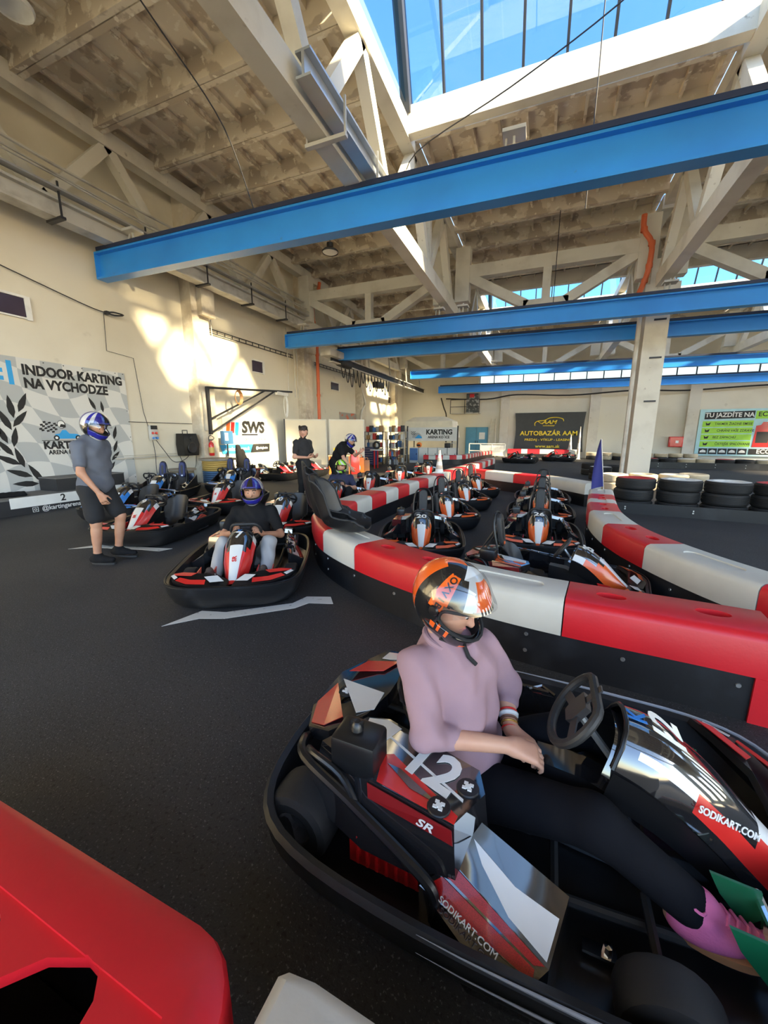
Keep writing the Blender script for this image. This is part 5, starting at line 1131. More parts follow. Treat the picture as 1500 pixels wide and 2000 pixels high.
t = thing('wall_hook', 'black hook loop under the blue beam on the left wall', 'hook', (-10.5, 7.15, 4.6)); MB().tube([(0, 0, 0), (.1, .1, .03), (.12, .35, .02), (.1, .12, -.04), (0, 0, 0)], .02, 6, smooth=4).build('loop', m_dark, t); MB().box((0, 0, 0), (.1, .08, .08)).build('plate', m_dark, t)
# ---- loudspeaker on the wall
t = thing('loudspeaker', 'black portable loudspeaker hanging on the left wall', 'loudspeaker', (-10.36, 9.1, .92))
MB().loft([[(-.17, -.28, 0), (.12, -.26, 0), (.12, .26, 0), (-.17, .28, 0)], [(-.18, -.30, .35), (.16, -.29, .35), (.16, .29, .35), (-.18, .30, .35)], [(-.17, -.27, .68), (.10, -.25, .68), (.10, .25, .68), (-.17, .27, .68)]]).build('cabinet', m_pl, t, 30)
MB(frame((.155, 0, .24), (0, 1, 0), (0, 0, 1))).lathe([(.0, .01), (.06, .012), (.15, .03), (.17, .012)], 20).build('woofer', m_cush, t); MB(frame((.14, 0, .53), (0, 1, 0), (0, 0, 1))).lathe([(0, .01), (.05, .02), (.06, .0)], 14).build('tweeter', m_cush, t)
MB().tube([(-.1, -.09, .67), (-.1, -.09, .78), (-.1, .09, .78), (-.1, .09, .67)], .014, 6).build('handle', m_pl, t)
# ---- fire extinguisher
t = thing('fire_extinguisher', 'red fire extinguisher on the pilaster by the cable reel', 'extinguisher', (-10.28, 9.46, .88)); t.location = (-10.08, 9.75, .88)
MB().lathe([(0, 0), (.07, .005), (.085, .03), (.085, .36), (.06, .43), (.03, .45), (.025, .5), (0, .5)], 18).build('cylinder', m_kred, t); MB().box((.0, 0, .52), (.04, .12, .03)).build('valve', m_dark, t); MB().tube([(0, .03, .5), (.02, .12, .58), (.0, .0, .66), (.02, -.1, .60), (.04, -.11, .45)], .011, 6, smooth=5).build('hose', m_dark, t); MB().lathe([(.0865, .10), (.0865, .28)], 18).build('label_band', M('extinguisher label', (.6, .42, .12), .5), t)
# ---- cable reels
def reel(loc, s, label, cable_m):
    t = thing('cable_reel', label, 'cable reel', loc); m_wd = M('grey reel wood', (.30, .27, .22), .8, var=((.2, .17, .13), 6, .4, .8))
    for z in (0, .70 * s): MB().lathe([(0, z), (.50 * s, z), (.50 * s, z + .05 * s), (0, z + .05 * s)], 26).build('flange', m_wd, t, 30)
    c = MB(); n = 11
    for k in range(n): z = .07 * s + k * .057 * s; c.lathe([(.39 * s, z), (.42 * s, z + .014 * s), (.42 * s, z + .042 * s), (.39 * s, z + .056 * s)], 26, mi=(0 if k > 5 else 1) if isinstance(cable_m, list) else 0)
    c.build('wound_cable', cable_m, t)
m_ycab = M('yellow cable', (.55, .37, .10), .6); reel((-9.45, 9.35, 0), 1.12, 'large cable reel with yellow winding below the fire extinguisher', [m_ycab, M('blue cable', (.08, .17, .32), .6)]); reel((-9.75, 8.25, 0), .78, 'smaller grey cable reel left of the yellow one', M('tan cable', (.33, .27, .18), .7))
# ---- swing arm with coiled hose
t = thing('swing_crane_arm', 'black triangular swing arm fixed to the first wall pilaster', 'crane arm', (-10.08, 9.78, 0))
MB().bar((0, 0, 1.58), (0, 0, 3.08), .09).build('post', m_dark, t, 0); MB().bar((0, 0, 3.05), (0, 4.6, 3.36), .07).build('boom', m_dark, t, 0); MB().bar((0, 0, 2.05), (0, 2.85, 3.24), .05).build('brace', m_dark, t, 0); MB().bar((0, 0, 1.62), (0, 3.45, 3.28), .05).build('brace', m_dark, t, 0); MB().box((-.05, -.12, 2.3), (.06, .1, 1.2)).build('hinge_plate', m_lsteel, t, 0)
MB().box((0, 3.9, 3.22), (.12, .7, .12)).build('end_box', m_white, t, 0)
b = MB()
for k in range(5): b.tube([(0 + .01 * k, 4.1 + (.16 + .02 * k) * math.cos(a) * .6, 2.75 + (.36 + .03 * k) * math.sin(a)) for a in [2 * PI * q / 14 for q in range(14)]], .012, 5, True)
b.build('hanging_cords', m_white, t)
t = thing('coiled_hose', 'brown coiled hose hanging on the swing arm', 'hose', (-9.98, 11.05, 2.85)); b = MB()
for k in range(5): b.tube([(.015 * k - .03, (.13 + .014 * k) * math.cos(a), (.20 + .012 * k) * math.sin(a)) for a in [2 * PI * q / 20 for q in range(20)]], .014, 5, True)
b.build('coil', M('brown hose', (.35, .17, .06), .5), t)
t = thing('blue_fuse_box', 'blue electric box with white label under the swing arm', 'electric box', (-10.02, 10.2, 1.25)); MB().rbox((0, .2, .22), (.16, .42, .44), .01).build('housing', M('box blue', (.05, .16, .32), .5), t); MB().box((.085, .1, .25), (.01, .14, .26)).build('label_plate', m_pw, t); MB().box((.0, .48, .2), (.14, .12, .34)).build('side_box', M('socket grey', (.5, .5, .48)), t); MB().bar((0, .2, 0), (0, .2, -.4), .04).build('conduit', m_dark, t)
# ---- SWS sign and web strip
t = thing('racing_logo_sign', 'SWS logo sign with orange, red and blue stripes on the left wall', 'sign', (-10.57, 12.0, 1.8))
MB().box2((-.01, -1.2, -.55), (.006, 1.25, .42)).build('sheet', M('cream sign sheet', (.74, .71, .62), .8), t, 0)
for k, mt in enumerate((m_kora, m_kred, m_cyan)): flat([(-1.08 + k * .22, -.26), (-.90 + k * .22, -.26), (-.82 + k * .22, .22), (-1.0 + k * .22, .22)], mt, t, frame((.008, 0, 0), (0, 1, 0), (0, 0, 1)), 'stripe')
text('SWS', .58, m_ink, t, frame((.012, .38, .03), (0, 1, 0), (0, 0, 1)), bold=.05, shear=.1, sx=1.12); flat([(-.28, -.26), (.62, -.26), (.64, -.20), (-.26, -.20)], m_ink, t, frame((.01, 0, 0), (0, 1, 0), (0, 0, 1)), 'bar'); text('OFFICIAL TRACK', .15, m_ink, t, frame((.012, .48, -.42), (0, 1, 0), (0, 0, 1)), sx=1.1)
t = thing('web_strip_sign', 'blue and black strip with web address under the SWS logo', 'sign', (-10.57, 12.0, 1.05)); T = frame((.004, 0, 0), (0, 1, 0), (0, 0, 1))
flat([(-1.4, .16), (.30, .16), (.14, -.16), (-1.28, -.16)], m_cyan, t, T, 'blue_half', .008); flat([(.33, .16), (1.32, .16), (1.30, -.16), (.17, -.16)], m_ink, t, T, 'black_half', .008); text('www.kartingarena.sk', .19, m_pw, t, T @ Matrix.Translation((-.55, 0, .012)), bold=.01, sx=.8); text('@kartingkosice', .14, m_pw, t, T @ Matrix.Translation((.82, 0, .012)), bold=.01, sx=.8)
# ---- coat with hooks near kart 112
tag(blob('hanging_coat', [((-9.9, 10.75, 1.15), .09, (-9.85, 10.8, .5), .17), ((-9.9, 10.95, 1.0), .08, (-9.8, 11.0, .45), .14)], m_blk, None, .025, .06, wrinkle=.008), 'black coat hanging below the blue electric box', 'coat')
# ---- cream partition panels
m_part = M('cream partition board', (.72, .65, .50), .7, var=((.62, .55, .42), .8, .4, .8))
def panel(a, b_, h, label, band=False):
    a, b_ = Vector(a + (0,)), Vector(b_ + (0,)); L = (b_ - a).length; t = thing('partition_panel', label, 'partition', a); t.rotation_euler = (0, 0, math.atan2((b_ - a).y, (b_ - a).x))
    MB().box2((0, -.03, 0), (L, .03, h)).build('board', m_part, t, 0); MB().box2((-.02, -.045, 0), (.03, .045, h + .02)).build('edge_post', m_dark if band else m_conc, t, 0); MB().box2((0, -.04, h - .03), (L, .04, h + .015)).build('top_rail', m_conc, t, 0); MB().box2((L - .03, -.045, 0), (L + .02, .045, h)).build('edge_post', m_conc, t, 0)
panel((-10.15, 13.85), (-8.62, 14.68), 2.2, 'cream partition panel left of the orange pipe', True); panel((-8.5, 14.75), (-7.2, 15.45), 2.2, 'cream partition panel behind the bending person')
# ---- things round the work table
m_ora = M('orange plastic', (.75, .20, .03), .5); m_yelp = M('yellow plastic', (.80, .60, .04), .45)
t = thing('work_table', 'small orange-legged work table by the partition', 'table', (-7.62, 14.0, 0), R(25)); MB().box2((-.45, -.3, .72), (.45, .3, .76)).build('table_top', M('table board', (.55, .40, .25), .6), t, 0)
for sx in (-1, 1):
    for sy in (-1, 1): MB().bar((sx * .4, sy * .25, 0), (sx * .4, sy * .25, .72), .05).build('leg', m_ora, t, 0)
def boxthing(name, label, cat, loc, d, mat, lidm=None, group=None, rz=0):
    t = thing(name, label, cat, loc, rz, group); MB().rbox((0, 0, d[2] / 2), d, min(d) * .08).build('body', mat, t); MB().rbox((0, 0, d[2] + .012), (d[0] * 1.03, d[1] * 1.03, .03), .008).build('lid', lidm or mat, t); return t
boxthing('storage_box', 'yellow box on the work table beside the standing man', 'box', (-7.69, 13.97, .76), (.34, .3, .26), m_yelp, rz=.5)
def can(name, label, cat, loc, r, h, mat, capm, group=None):
    t = thing(name, label, cat, loc, 0, group); MB().lathe([(0, 0), (r, 0), (r, h * .78), (r * .5, h * .9), (r * .32, h * .92), (r * .32, h * .97)], 14).build('body', mat, t); MB().lathe([(r * .36, h * .94), (r * .36, h), (0, h)], 12).build('cap', capm, t); return t
def jerry(label, loc, d, mat, rz=0):
    t = thing('jerrycan', label, 'jerrycan', loc, rz); MB().rbox((0, 0, d[2] * .42), (d[0], d[1], d[2] * .84), .025).build('body', mat, t); MB().tube([(-d[0] * .3, 0, d[2] * .82), (-d[0] * .25, 0, d[2]), (d[0] * .15, 0, d[2]), (d[0] * .2, 0, d[2] * .82)], .02, 6).build('handle', mat, t); MB().lathe([(.03, 0), (.03, .05), (0, .05)], 10, Matrix.Translation((d[0] * .36, 0, d[2] * .84))).build('cap', m_dark, t)
jerry('red jerrycan standing left of the bending person', (-6.95, 14.05, .0), (.34, .2, .95), m_kred, .6); jerry('orange canister against the right partition panel', (-7.05, 14.75, 0), (.30, .2, .75), m_ora, .5); jerry('brown canister at the end of the right partition panel', (-6.88, 15.0, 0), (.26, .2, .62), M('brown plastic', (.38, .17, .07), .5), .5)
t = thing('blue_drum', 'round turquoise drum lid leaning by the partition', 'drum', (-7.15, 14.45, .0)); MB(Matrix.Translation((0, 0, .23)) @ Matrix.Rotation(R(100), 4, 'X')).lathe([(0, .03), (.16, .05), (.22, .02), (.23, -.03), (0, -.05)], 20).build('lid', M('turquoise plastic', (.05, .45, .65), .4), t); MB(Matrix.Translation((-.2, .05, .14)) @ Matrix.Rotation(R(95), 4, 'X')).lathe([(0, .03), (.12, .03), (.14, -.03)], 16).build('small_lid', M('pale blue plastic', (.25, .40, .70), .4), t)
t = thing('hand_trolley', 'pale hand trolley frame near the orange canister', 'trolley', (-7.45, 14.3, 0)); MB().tube([(-.15, 0, .05), (-.15, .1, .95), (.15, .1, .95), (.15, 0, .05)], .018, 6).build('frame', m_white, t)
for s in (-1, 1): MB(Matrix.Translation((s * .2, 0, .08)) @ Matrix.Rotation(PI / 2, 4, 'Y')).lathe([(.03, -.02), (.08, -.02), (.08, .02), (.03, .02)], 14).build('wheel', m_rub, t)
# ---- workshop shelves
def shelf(loc, w, d, h, n, label, mat):
    t = thing('shelf_unit', label, 'shelf', loc)
    for sx in (0, 1):
        for sy in (0, 1): MB().box2((sx * w - .02, sy * d - .02, 0), (sx * w + .02, sy * d + .02, h)).build('upright', mat, t, 0)
    for k in range(n): z = .12 + (h - .14) * k / (n - 1); MB().box2((0, 0, z - .02), (w, d, z)).build('shelf_board', mat, t, 0)
    return [.12 + (h - .14) * k / (n - 1) for k in range(n)]
Z1 = shelf((-8.95, 19.3, 0), 1.05, .5, 1.75, 5, 'dark shelf rack full of tins behind the partition', m_dark); Z2 = shelf((-7.75, 19.6, 0), .95, .5, 1.75, 5, 'grey metal shelf rack at the right of the workshop', m_steel)
cols = [('brown', (.35, .2, .08)), ('white', (.7, .7, .68)), ('red', (.5, .04, .03)), ('dark', (.03, .03, .035)), ('blue', (.05, .16, .4)), ('grey', (.3, .3, .3))]
for r_, (ZZ, x0, w_, y) in enumerate(((Z1, -8.9, .95, 19.5), (Z2, -7.7, .85, 19.8))):
    for i, z in enumerate(ZZ):
        x = x0 + .08
        for j in range(5):
            nm, c = cols[(i * 2 + j + r_ * 3) % 6]; mt = M('workshop ' + nm, c, .5); lab = '%s %%s, %s from the left on the %s board of the %s rack' % (nm, NUM[j], NUM[i], ('dark', 'grey')[r_])
            if (i + j) % 2 or i == 4: boxthing('parts_box', lab % 'box', 'box', (x, y, z), (.17, .22, .2 + .05 * ((i + j) % 3)), mt, group='boxes on the workshop racks')
            else: can('oil_can', lab % 'can', 'can', (x, y, z), .075, .26, mt, m_dark, 'cans on the workshop racks')
            x += w_ / 5
t = thing('tool_cabinet', 'dark blue tool cabinet with drawers behind the partition', 'tool cabinet', (-8.1, 18.0, 0)); m_tc = M('tool cabinet blue', (.02, .035, .12), .35); MB().box2((-.4, -.25, .08), (.4, .25, .95)).build('body', m_tc, t, 0)
for k in range(7): dr = MB().rbox((0, -.26, .16 + k * .115), (.74, .03, .10), .006).build('drawer', m_tc, t); MB().box((0, -.285, .19 + k * .115), (.6, .02, .018)).build('handle', m_steel, dr)
for sx in (-1, 1): MB(Matrix.Translation((sx * .3, -.2, .05)) @ Matrix.Rotation(PI / 2, 4, 'Y')).lathe([(0, -.02), (.05, -.02), (.05, .02), (0, .02)], 12).build('castor', m_rub, t)
t = thing('tool_trolley', 'red framed service trolley beside the blue tool cabinet', 'trolley', (-7.35, 16.9, 0)); MB().box2((-.1, -.25, .85), (.45, .25, .89)).build('tray', m_white, t, 0)
for y in (-.2, .2): MB().bar((.1, y, 0), (.1, y, .86), .045).build('leg', m_kred, t, 0)
MB(Matrix.Translation((.12, 0, 1.08)) @ Matrix.Rotation(PI / 2, 4, 'X')).lathe([(.12, -.05), (.18, -.06), (.2, 0), (.18, .06), (.12, .05)], 18).build('tyre_on_tray', m_rub, t)
t = thing('bottle_rack', 'black open rack with bottles in the middle of the workshop', 'rack', (-7.05, 17.9, 0))
for sx in (0, .5):
    for sy in (0, .4): MB().bar((sx, sy, .02), (sx, sy, 1.35), .03).build('post', m_dark, t, 0)
for z in (.1, .5, .9, 1.3): MB().box2((0, 0, z), (.5, .4, z + .02)).build('tray', m_dark, t, 0)
for i in range(3):
    for j in range(4):
        nm, c = cols[(i + 2 * j + 1) % 6]; can('bottle', '%s bottle, %s from the left on the %s tray of the open rack' % (nm, NUM[j], NUM[i]), 'bottle', (-6.99 + j * .125, 18.05, .12 + .4 * i), .05, .27, M('workshop ' + nm, c, .5), m_kred, 'bottles on the open rack')
# ---- karting sign booth
t = thing('karting_sign', 'long white sign reading KARTING ARENA KOŠICE on thin posts', 'sign', (-5.65, 21.0, 0)); m_sg = M('sign white', (.66, .67, .66), .6)
MB().box2((-1.38, -.03, 1.24), (1.38, .03, 1.97)).build('board', m_sg, t, 0)
for x in (-1.42, 1.42): MB().bar((x, 0, 0), (x, 0, 2.05), .06).build('post', m_dark, t, 0)
T = frame((0, -.034, 0), (1, 0, 0), (0, 0, 1)); text('KARTING', .36, m_ink, t, T @ Matrix.Translation((.40, 1.71, 0)), bold=.045, sx=.95); text('ARENA KOŠICE', .19, m_ink, t, T @ Matrix.Translation((.38, 1.44, 0)), bold=.03, sx=.92)
flat([(.28 * math.cos(a) - .85, .28 * math.sin(a) + 1.40) for a in [PI * k / 16 for k in range(17)]], m_gp, t, T, 'logo_disc'); flat([(-.98, 1.38), (-.55, 1.38), (-.60, 1.48), (-.76, 1.58), (-.9, 1.46)], m_cyan, t, T @ Matrix.Translation((0, 0, .004)), 'logo_kart')
for i in range(5):
    for j in range(4):
        if (i + j) % 2: flat([(0, 0), (.05, .01), (.05, .05), (0, .04)], m_ink, t, T @ Matrix.Translation((-1.20 + i * .05, 1.56 + j * .05, .005)), 'flag_square')
t = thing('white_tent', 'off-white tent roof behind the karting sign', 'tent', (-6.2, 23.1, 0)); m_tent = M('tent cloth', (.74, .68, .54), .8, bump=(3, .4, .05))
MB().loft([[(-1.5, -.9, 1.4), (1.5, -.9, 1.4), (1.5, .9, 1.4), (-1.5, .9, 1.4)], [(-1.45, -.8, 2.35), (1.35, -.8, 2.35), (1.35, .8, 2.35), (-1.45, .8, 2.35)], [(-1.1, -.3, 2.62), (.8, -.3, 2.62), (.8, .3, 2.62), (-1.1, .3, 2.62)]]).build('canopy', m_tent, t, 20)
for sx in (-1.4, 1.4):
    for sy in (-.8, .8): MB().bar((sx, sy, 0), (sx, sy, 1.5), .05).build('post', m_dark, t, 0)
for k in range(5):
    t = thing('counter_cabinet', 'white counter cabinet under the karting sign, %s from the left' % NUM[k], 'cabinet', (-6.75 + k * .55, 21.35, 0), 0, 'white counter cabinets'); MB().box2((-.26, -.15, 0), (.26, .25, .86)).build('body', m_sg, t, 0); dr = MB().box2((-.23, -.175, .14), (.23, -.15, .82)).build('door', m_pw if k else M('blue door print', (.10, .22, .5), .5), t, 0); MB().box2((.15, -.195, .45), (.18, -.175, .55)).build('handle', m_dark, dr, 0)
t = thing('loose_engine', 'black kart engine lying on the counter under the sign', 'engine', (-4.85, 21.4, .86)); MB().rbox((0, 0, .13), (.32, .25, .26), .04).build('block', m_black, t); MB().tube([(.1, 0, .2), (.3, 0, .28), (.45, .05, .22)], .02, 6, smooth=3).build('exhaust', m_steel, t)
t = thing('helmet_box', 'orange helmet resting on the counter under the sign', 'helmet', (-6.5, 21.4, .86)); MB().sphere((0, 0, .15), (.16, .14, .15), 16, 10).build('shell', m_ora, t); MB().box((.0, -.12, .13), (.2, .06, .09)).build('visor', m_black, t)
def cone(x, y, z, h, label):
    t = thing('track_cone', label, 'cone', (x, y, z), 0, 'striped cones'); b = MB(); n = 6
    for k in range(n): b.lathe([(.10 * (1 - k / n) + .02, h * k / n), (.10 * (1 - (k + 1) / n) + .02, h * (k + 1) / n)], 14, mi=k % 2)
    b.build('cone', [m_pw, M('pale brown stripe', (.5, .42, .36), .6)], t); MB().box((0, 0, .01), (.3, .3, .02)).build('base', m_pw, t, 0)
cone(-2.62, 10.6, .52, .62, 'striped cone standing on the long barrier'); cone(1.75, 28.7, .6, 1.0, 'striped cone left of the black banner edge'); cone(2.25, 28.4, 0, 2.1, 'tall thin striped cone in front of the black banner')
# ---- back wall: door, ladder, gallery, banners, fire cabinet
d = struct(obj('door_1', MB().box2((-5.42, 29.86, 0), (-3.78, 29.99, 2.14)).mesh('frame', M('door frame blue', (.10, .26, .36), .5))))
for k in range(2):
    lf = MB().box2((-5.37 + k * .78, 29.82, .02), (-4.61 + k * .78, 29.87, 2.09)).build('leaf', M('door blue', (.10, .30, .44), .5), d, 0); MB().box2((-4.68 + k * .16, 29.79, .95), (-4.64 + k * .16, 29.82, 1.15)).build('handle', m_dark, lf, 0)
MB().box2((-4.40, 29.80, 1.25), (-3.98, 29.82, 1.75)).build('notice', m_pw, d, 0)
t = thing('ladder', 'wooden ladder leaning beside the blue door', 'ladder', (-3.42, 29.7, 0))
for s in (-1, 1): MB().bar((s * .28, -.25, 0), (s * .16, .2, 2.75), .06).build('rail', m_pil, t, 0)
for k in range(9): z = .25 + k * .28; MB().bar((-.27 + .012 * k, -.21 + .045 * k, z), (.27 - .012 * k, -.21 + .045 * k, z), .035).build('rung', m_pil, t, 0)
t = thing('wall_gallery', 'small railed gallery with a dark electric panel high on the back wall', 'gallery', (-5.45, 29.6, 3.1)); MB().box2((-1.05, -.4, 0), (1.05, .4, .06)).build('deck', m_lsteel, t, 0)
for z in (.5, 1.0): MB().bar((-1.05, -.4, z), (1.05, -.4, z), .04).build('rail', m_dark, t, 0)
for x in (-1.05, 0, 1.05): MB().bar((x, -.4, 0), (x, -.4, 1.0), .04).build('post', m_dark, t, 0)
MB().box2((.05, -.1, .06), (.95, .38, 1.45)).build('electric_panel', M('mottled panel', (.06, .07, .075), .5, var=((.35, .36, .36), 6, .5, .6)), t, 0); MB().box2((.3, -.14, 1.15), (.62, -.09, 1.4)).build('red_plate', m_kred, t, 0)
t = thing('dealer_banner', 'black hanging banner with yellow AUTOBAZÁR AAM lettering', 'banner', (.35, 29.88, 1.75))
MB().grid(lambda u, v: ((u - .5) * (4.54 - .18 * math.sin(PI * v)), -.05 - .035 * math.sin(3 + 9 * u) * (1 - v) - .05 * abs(math.sin(PI * u)) * (1 - v) * abs(math.sin(5 * (u + v))), -1.33 + 2.68 * v - .10 * math.sin(PI * u) * (1 - v) * 0), 40, 24).build('cloth', M('black banner vinyl', (.018, .019, .022), .42), t, 60)
T = frame((0, -.16, 0), (1, 0, 0), (0, 0, 1))
text('AUTOBAZÁR AAM', .42, m_yel, t, T @ Matrix.Translation((.0, -.08, 0)), bold=.02, sx=1.06); text('PREDAJ - VÝKUP - LEASING', .22, m_yel, t, T @ Matrix.Translation((0, -.52, 0)), bold=.01, sx=1.16); text('www.aam.sk', .31, m_yel, t, T @ Matrix.Translation((0, -.97, 0)), bold=.015, sx=1.0); text('AAM', .36, m_yel, t, T @ Matrix.Translation((.0, .68, 0)), bold=.02, shear=.3, sx=1.2); text('autobazar', .15, m_yel, t, T @ Matrix.Translation((0, .46, 0)), bold=.01, sx=1.3)
b = MB(T); b.tube([(-.9, .45, 0), (-.92, .62, 0), (-.75, .76, 0), (-.3, .82, 0), (.05, .98, 0), (.5, 1.0, 0), (.85, .90, 0), (.92, .74, 0)], .028, 6, smooth=5); b.tube([(-.75, .76, 0), (-.5, .60, 0), (-.42, .66, 0)], .02, 6); b.build('car_outline', m_yel, t)
t = thing('fuel_banner', 'light blue and green ECO fuel banner on the back wall', 'banner', (11.9, 29.93, 1.7)); MB().box2((-3.0, -.02, -1.4), (3.6, .0, 1.4)).build('sheet', M('pale aqua banner', (.42, .66, .70), .6), t, 0); T = frame((0, -.024, 0), (1, 0, 0), (0, 0, 1)); m_lime = M('lime print', (.36, .68, .06), .6)
flat([(-2.75, .80), (-.35, .86), (-.35, 1.28), (-2.75, 1.22)], m_ink, t, T, 'headline_bar'); text('TU JAZDÍTE NA', .36, m_pw, t, T @ Matrix.Translation((-1.55, 1.04, .004)), bold=.025, sx=.94); flat([(-.3, .80), (3.4, .9), (3.4, 1.3), (-.3, 1.26)], m_lime, t, T, 'headline_bar'); text('ECO BENZÍN', .36, m_ink, t, T @ Matrix.Translation((.85, 1.06, .004)), bold=.02, sx=1.0)
for k, s_ in enumerate(('TAKMER ŽIADNE EMISIE', 'CHRÁNI VAŠE ZDRAVIE', 'BEZ ZÁPACHU', 'ČISTEJŠIE SPAĽOVANIE')):
    z = .52 - k * .40; flat([(-2.8, z - .18), (-.35, z - .16), (-.35, z + .19), (-2.8, z + .17)], m_lime, t, T, 'row'); text(s_, .20, m_ink, t, T @ Matrix.Translation((-2.2 + .15 * (k % 2), z, .004)), bold=.01, sx=.85, align='LEFT'); flat([(-2.62, z - .08), (-2.45, z - .08), (-2.40, z + .10), (-2.55, z + .02), (-2.65, z + .1)], m_ink, t, T @ Matrix.Translation((0, 0, .004)), 'icon')
for k in range(5): flat([(-2.8 + k * .48, -1.3), (-2.36 + k * .48, -1.3), (-2.36 + k * .48, -.95), (-2.8 + k * .48, -.95)], m_ink, t, T, 'icon_tile'); flat([(-2.74 + k * .48, -1.2), (-2.42 + k * .48, -1.2), (-2.45 + k * .48, -1.08), (-2.6 + k * .48, -1.02), (-2.72 + k * .48, -1.1)], m_pw, t, T @ Matrix.Translation((0, 0, .004)), 'icon')
flat([(-.36, -1.3), (3.4, -1.3), (3.4, -.95), (-.36, -.95)], m_ink, t, T, 'icon_tile'); text('ECOBENZÍN', .34, m_pw, t, T @ Matrix.Translation((.95, -1.12, .004)), bold=.02)
for k, mt in enumerate((m_kred, m_kblu)): flat([(-.25 + k * .9, -.85), (.55 + k * .9, -.85), (.55 + k * .9, .35), (.4 + k * .9, .62), (.1 + k * .9, .62), (.02 + k * .9, .45), (-.2 + k * .9, .4)], mt, t, T @ Matrix.Translation((0, 0, .003)), 'canister_print'); flat([(-.12 + k * .9, -.6), (.46 + k * .9, -.6), (.46 + k * .9, .05), (-.12 + k * .9, .05)], m_ink, t, T @ Matrix.Translation((0, 0, .007)), 'canister_label')
t = thing('fire_cabinet', 'red fire hose cabinet on the back wall right of the column', 'cabinet', (7.83, 29.85, 1.14)); MB().rbox((0, 0, 0), (.74, .24, .64), .015).build('body', m_kred, t); MB().box((0, -.125, 0), (.62, .01, .54)).build('door', m_kred, t, 0); MB().box((.05, -.133, 0), (.16, .006, .16)).build('sticker', m_pw, t, 0)
cable([(-7.0, 29.85, 4.25), (-4, 29.8, 4.12), (-1.9, 29.6, 4.35), (1.5, 29.8, 4.2), (5.2, 29.6, 4.35), (8, 29.8, 4.25), (11.9, 29.8, 4.4), (17, 29.8, 4.4)], .05, 'thick black cable sagging along the back wall', m_black)
cable([(-7.3, 29.5, 4.3), (-7.1, 29.6, 3.6), (-6.9, 29.7, 2.9), (-6.9, 29.8, 1.0)], .05, 'black cable running down the back corner', m_black)
t = thing('white_railing', 'white railing in front of the blue door', 'railing', (-3.6, 28.7, 0))
for z in (.45, .95): MB().bar((-1.3, 0, z), (1.2, 0, z), .06).build('rail', m_white, t, 0)
for x in (-1.3, -.5, .3, 1.2): MB().bar((x, 0, 0), (x, 0, .95), .06).build('post', m_white, t, 0)
MB().box2((-.5, -.02, .1), (1.2, .02, .85)).build('infill', m_white, t, 0)
# ---- old hoist runway with festoon cables at the left
t = thing('hoist_runway', 'dark hoist runway with looping cables in front of the left wall', 'hoist runway', (-8.6, 15.2, 0)); MB().box2((-.1, 0, 4.62), (.1, 14.0, 4.66)).build('bottom_flange', m_lsteel, t, 0); MB().box2((-.02, 0, 4.66), (.02, 14.0, 4.92)).build('web', m_dark, t, 0); MB().box2((-.1, 0, 4.92), (.1, 14.0, 4.96)).build('top_flange', m_lsteel, t, 0)
MB().rbox((0, .2, 4.95), (.5, 1.3, .3), .03).build('hoist_motor', m_lsteel, t); MB(Matrix.Translation((0, 1.2, 4.75)) @ Matrix.Rotation(PI / 2, 4, 'X')).lathe([(0, -.5), (.2, -.5), (.22, 0), (.2, .5), (0, .5)], 14).build('drum', m_dark, t); MB().rbox((0, 5.2, 4.25), (.35, .9, .3), .05).build('hook_block', m_black, t)
for k in range(14):
    y = .8 + k * .42; dz = .45 + .35 * ((k * 7) % 5) / 5; MB().tube([(.05, y, 4.62), (.08, y + .1, 4.62 - dz), (.05, y + .3, 4.60 - dz), (.05, y + .42, 4.62)], .022, 5, smooth=4).build('cable_loop', m_black, t)
for k in range(5): MB().bar((0, 1.0 + k * 3.0, 4.96), (-.1, 1.0 + k * 3.0, 6.1), .06).build('hanger', m_lsteel, t, 0)
cable([(-10.3, 21.6, 5.2), (-10.2, 21.7, 4.2), (-10.1, 21.9, 3.4), (-10.2, 21.5, 2.7), (-10.2, 21.5, .3)], .07, 'crooked grey pipe down the pilaster behind the workshop', m_lsteel, name='conduit')
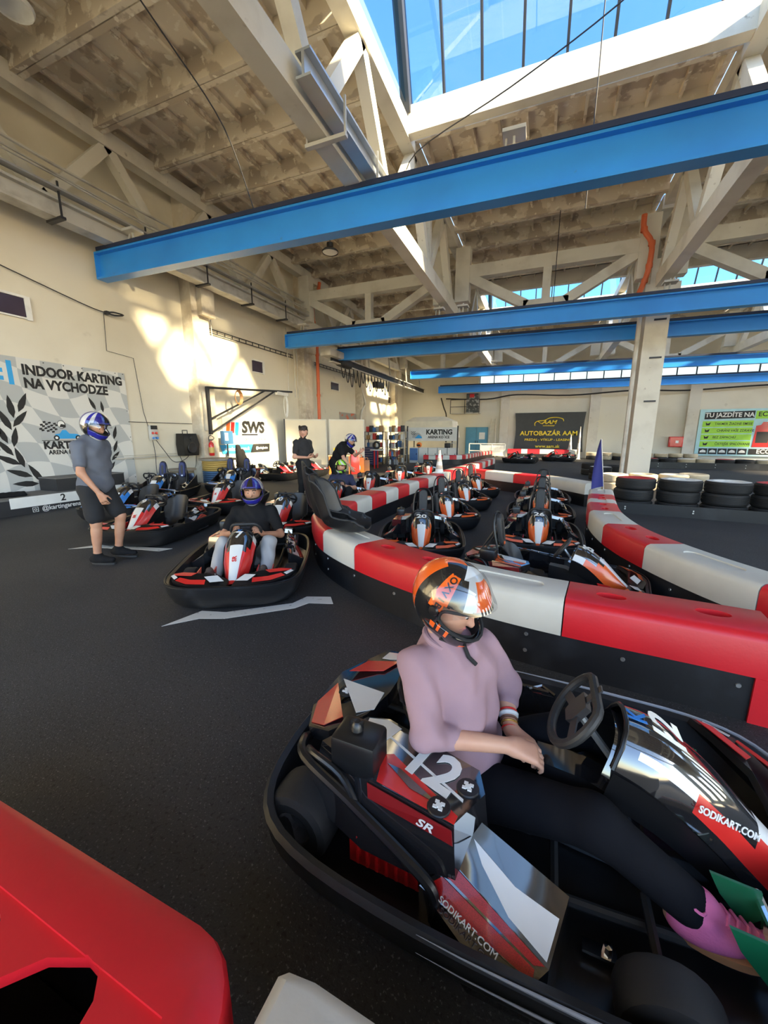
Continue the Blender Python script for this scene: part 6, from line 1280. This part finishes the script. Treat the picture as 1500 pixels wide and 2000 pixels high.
# ---- lamp and hanging wires
t = thing('ceiling_lamp', 'round black high bay lamp hanging above the near blue beam', 'lamp', (-6.35, 11.35, 6.95)); MB().lathe([(.24, 0), (.25, .04), (.18, .1), (.1, .14), (.1, .26), (0, .26)], 20).build('housing', m_black, t); MB().lathe([(0, .005), (.21, .005), (.23, .02)], 20).build('lens', M('lamp lens', (.7, .68, .62), .3), t); MB().tube([(0, 0, .26), (0, 0, 1.55)], .01, 5).build('cord', m_dark, t)
t = thing('ceiling_lamp', 'round lamp rim at the very top left of the ceiling', 'lamp', (-7.55, 4.35, 7.6)); MB().lathe([(.24, 0), (.26, .05), (.16, .14), (0, .2)], 20).build('housing', m_white, t); MB().tube([(0, 0, .2), (0, 0, .9)], .01, 5).build('cord', m_dark, t)
cable([(-6.0, 3.6, 8.4), (-5.95, 5.5, 7.7), (-5.85, 6.6, 7.1), (-5.72, 7.15, 6.0)], .012, 'dark wire slanting down from the ceiling to the near blue beam')
cable([(-3.6, 10.2, 7.5), (-3.0, 9.3, 7.6), (-1, 8.6, 7.75), (.6, 8.2, 8.1), (2.0, 7.8, 8.6)], .012, 'wire sagging across the blue skylight')
cable([(.45, 9.35, 11.6), (.47, 9.4, 8.0), (.45, 9.4, 5.9)], .012, 'thin hanging wire in the middle of the skylight', sm=0)
cable([(.0, 14.5, 8.6), (.0, 14.5, 5.3)], .012, 'second hanging wire before the cross truss', sm=0)
for i, (y0, y1, zz) in enumerate(((10.4, 15.2, 4.9), (17.0, 21.4, 4.9))):
    t = thing('wall_cable_ladder', 'cable ladder fixed to the left wall, %s one' % ('nearer', 'farther')[i], 'cable ladder', (-10.52, y0, zz))
    for z in (0, .12): MB().bar((0, 0, z), (0, y1 - y0, z), .025).build('rail', m_dark, t, 0)
    for k in np.arange(.1, y1 - y0, .35): MB().bar((0, k, 0), (0, k, .12), .02).build('rung', m_dark, t, 0)
b = MB(); 
for i, y in enumerate((10.45, 14.6, 15.1, 15.3)):
    cable([(-10.4, y, 6.0), (-10.38, y + .02, 4.8), (-10.4, y, 3.2 if i else 3.9)], .02, 'grey conduit down the left wall, %s from the front' % NUM[i], m_lsteel, 0, 'conduit')
t = thing('emblem_sign', 'small orange and grey sign high behind the partition', 'sign', (-10.56, 20.6, 2.55)); MB().box2((-.01, -1.1, -.25), (.01, 1.1, .25)).build('sheet', M('grey orange print', (.35, .33, .29), .7, var=((.6, .15, .08), 2.2, .55, .6)), t, 0); MB().box2((-.015, -1.13, -.28), (.005, 1.13, .28)).build('frame', m_lsteel, t, 0)
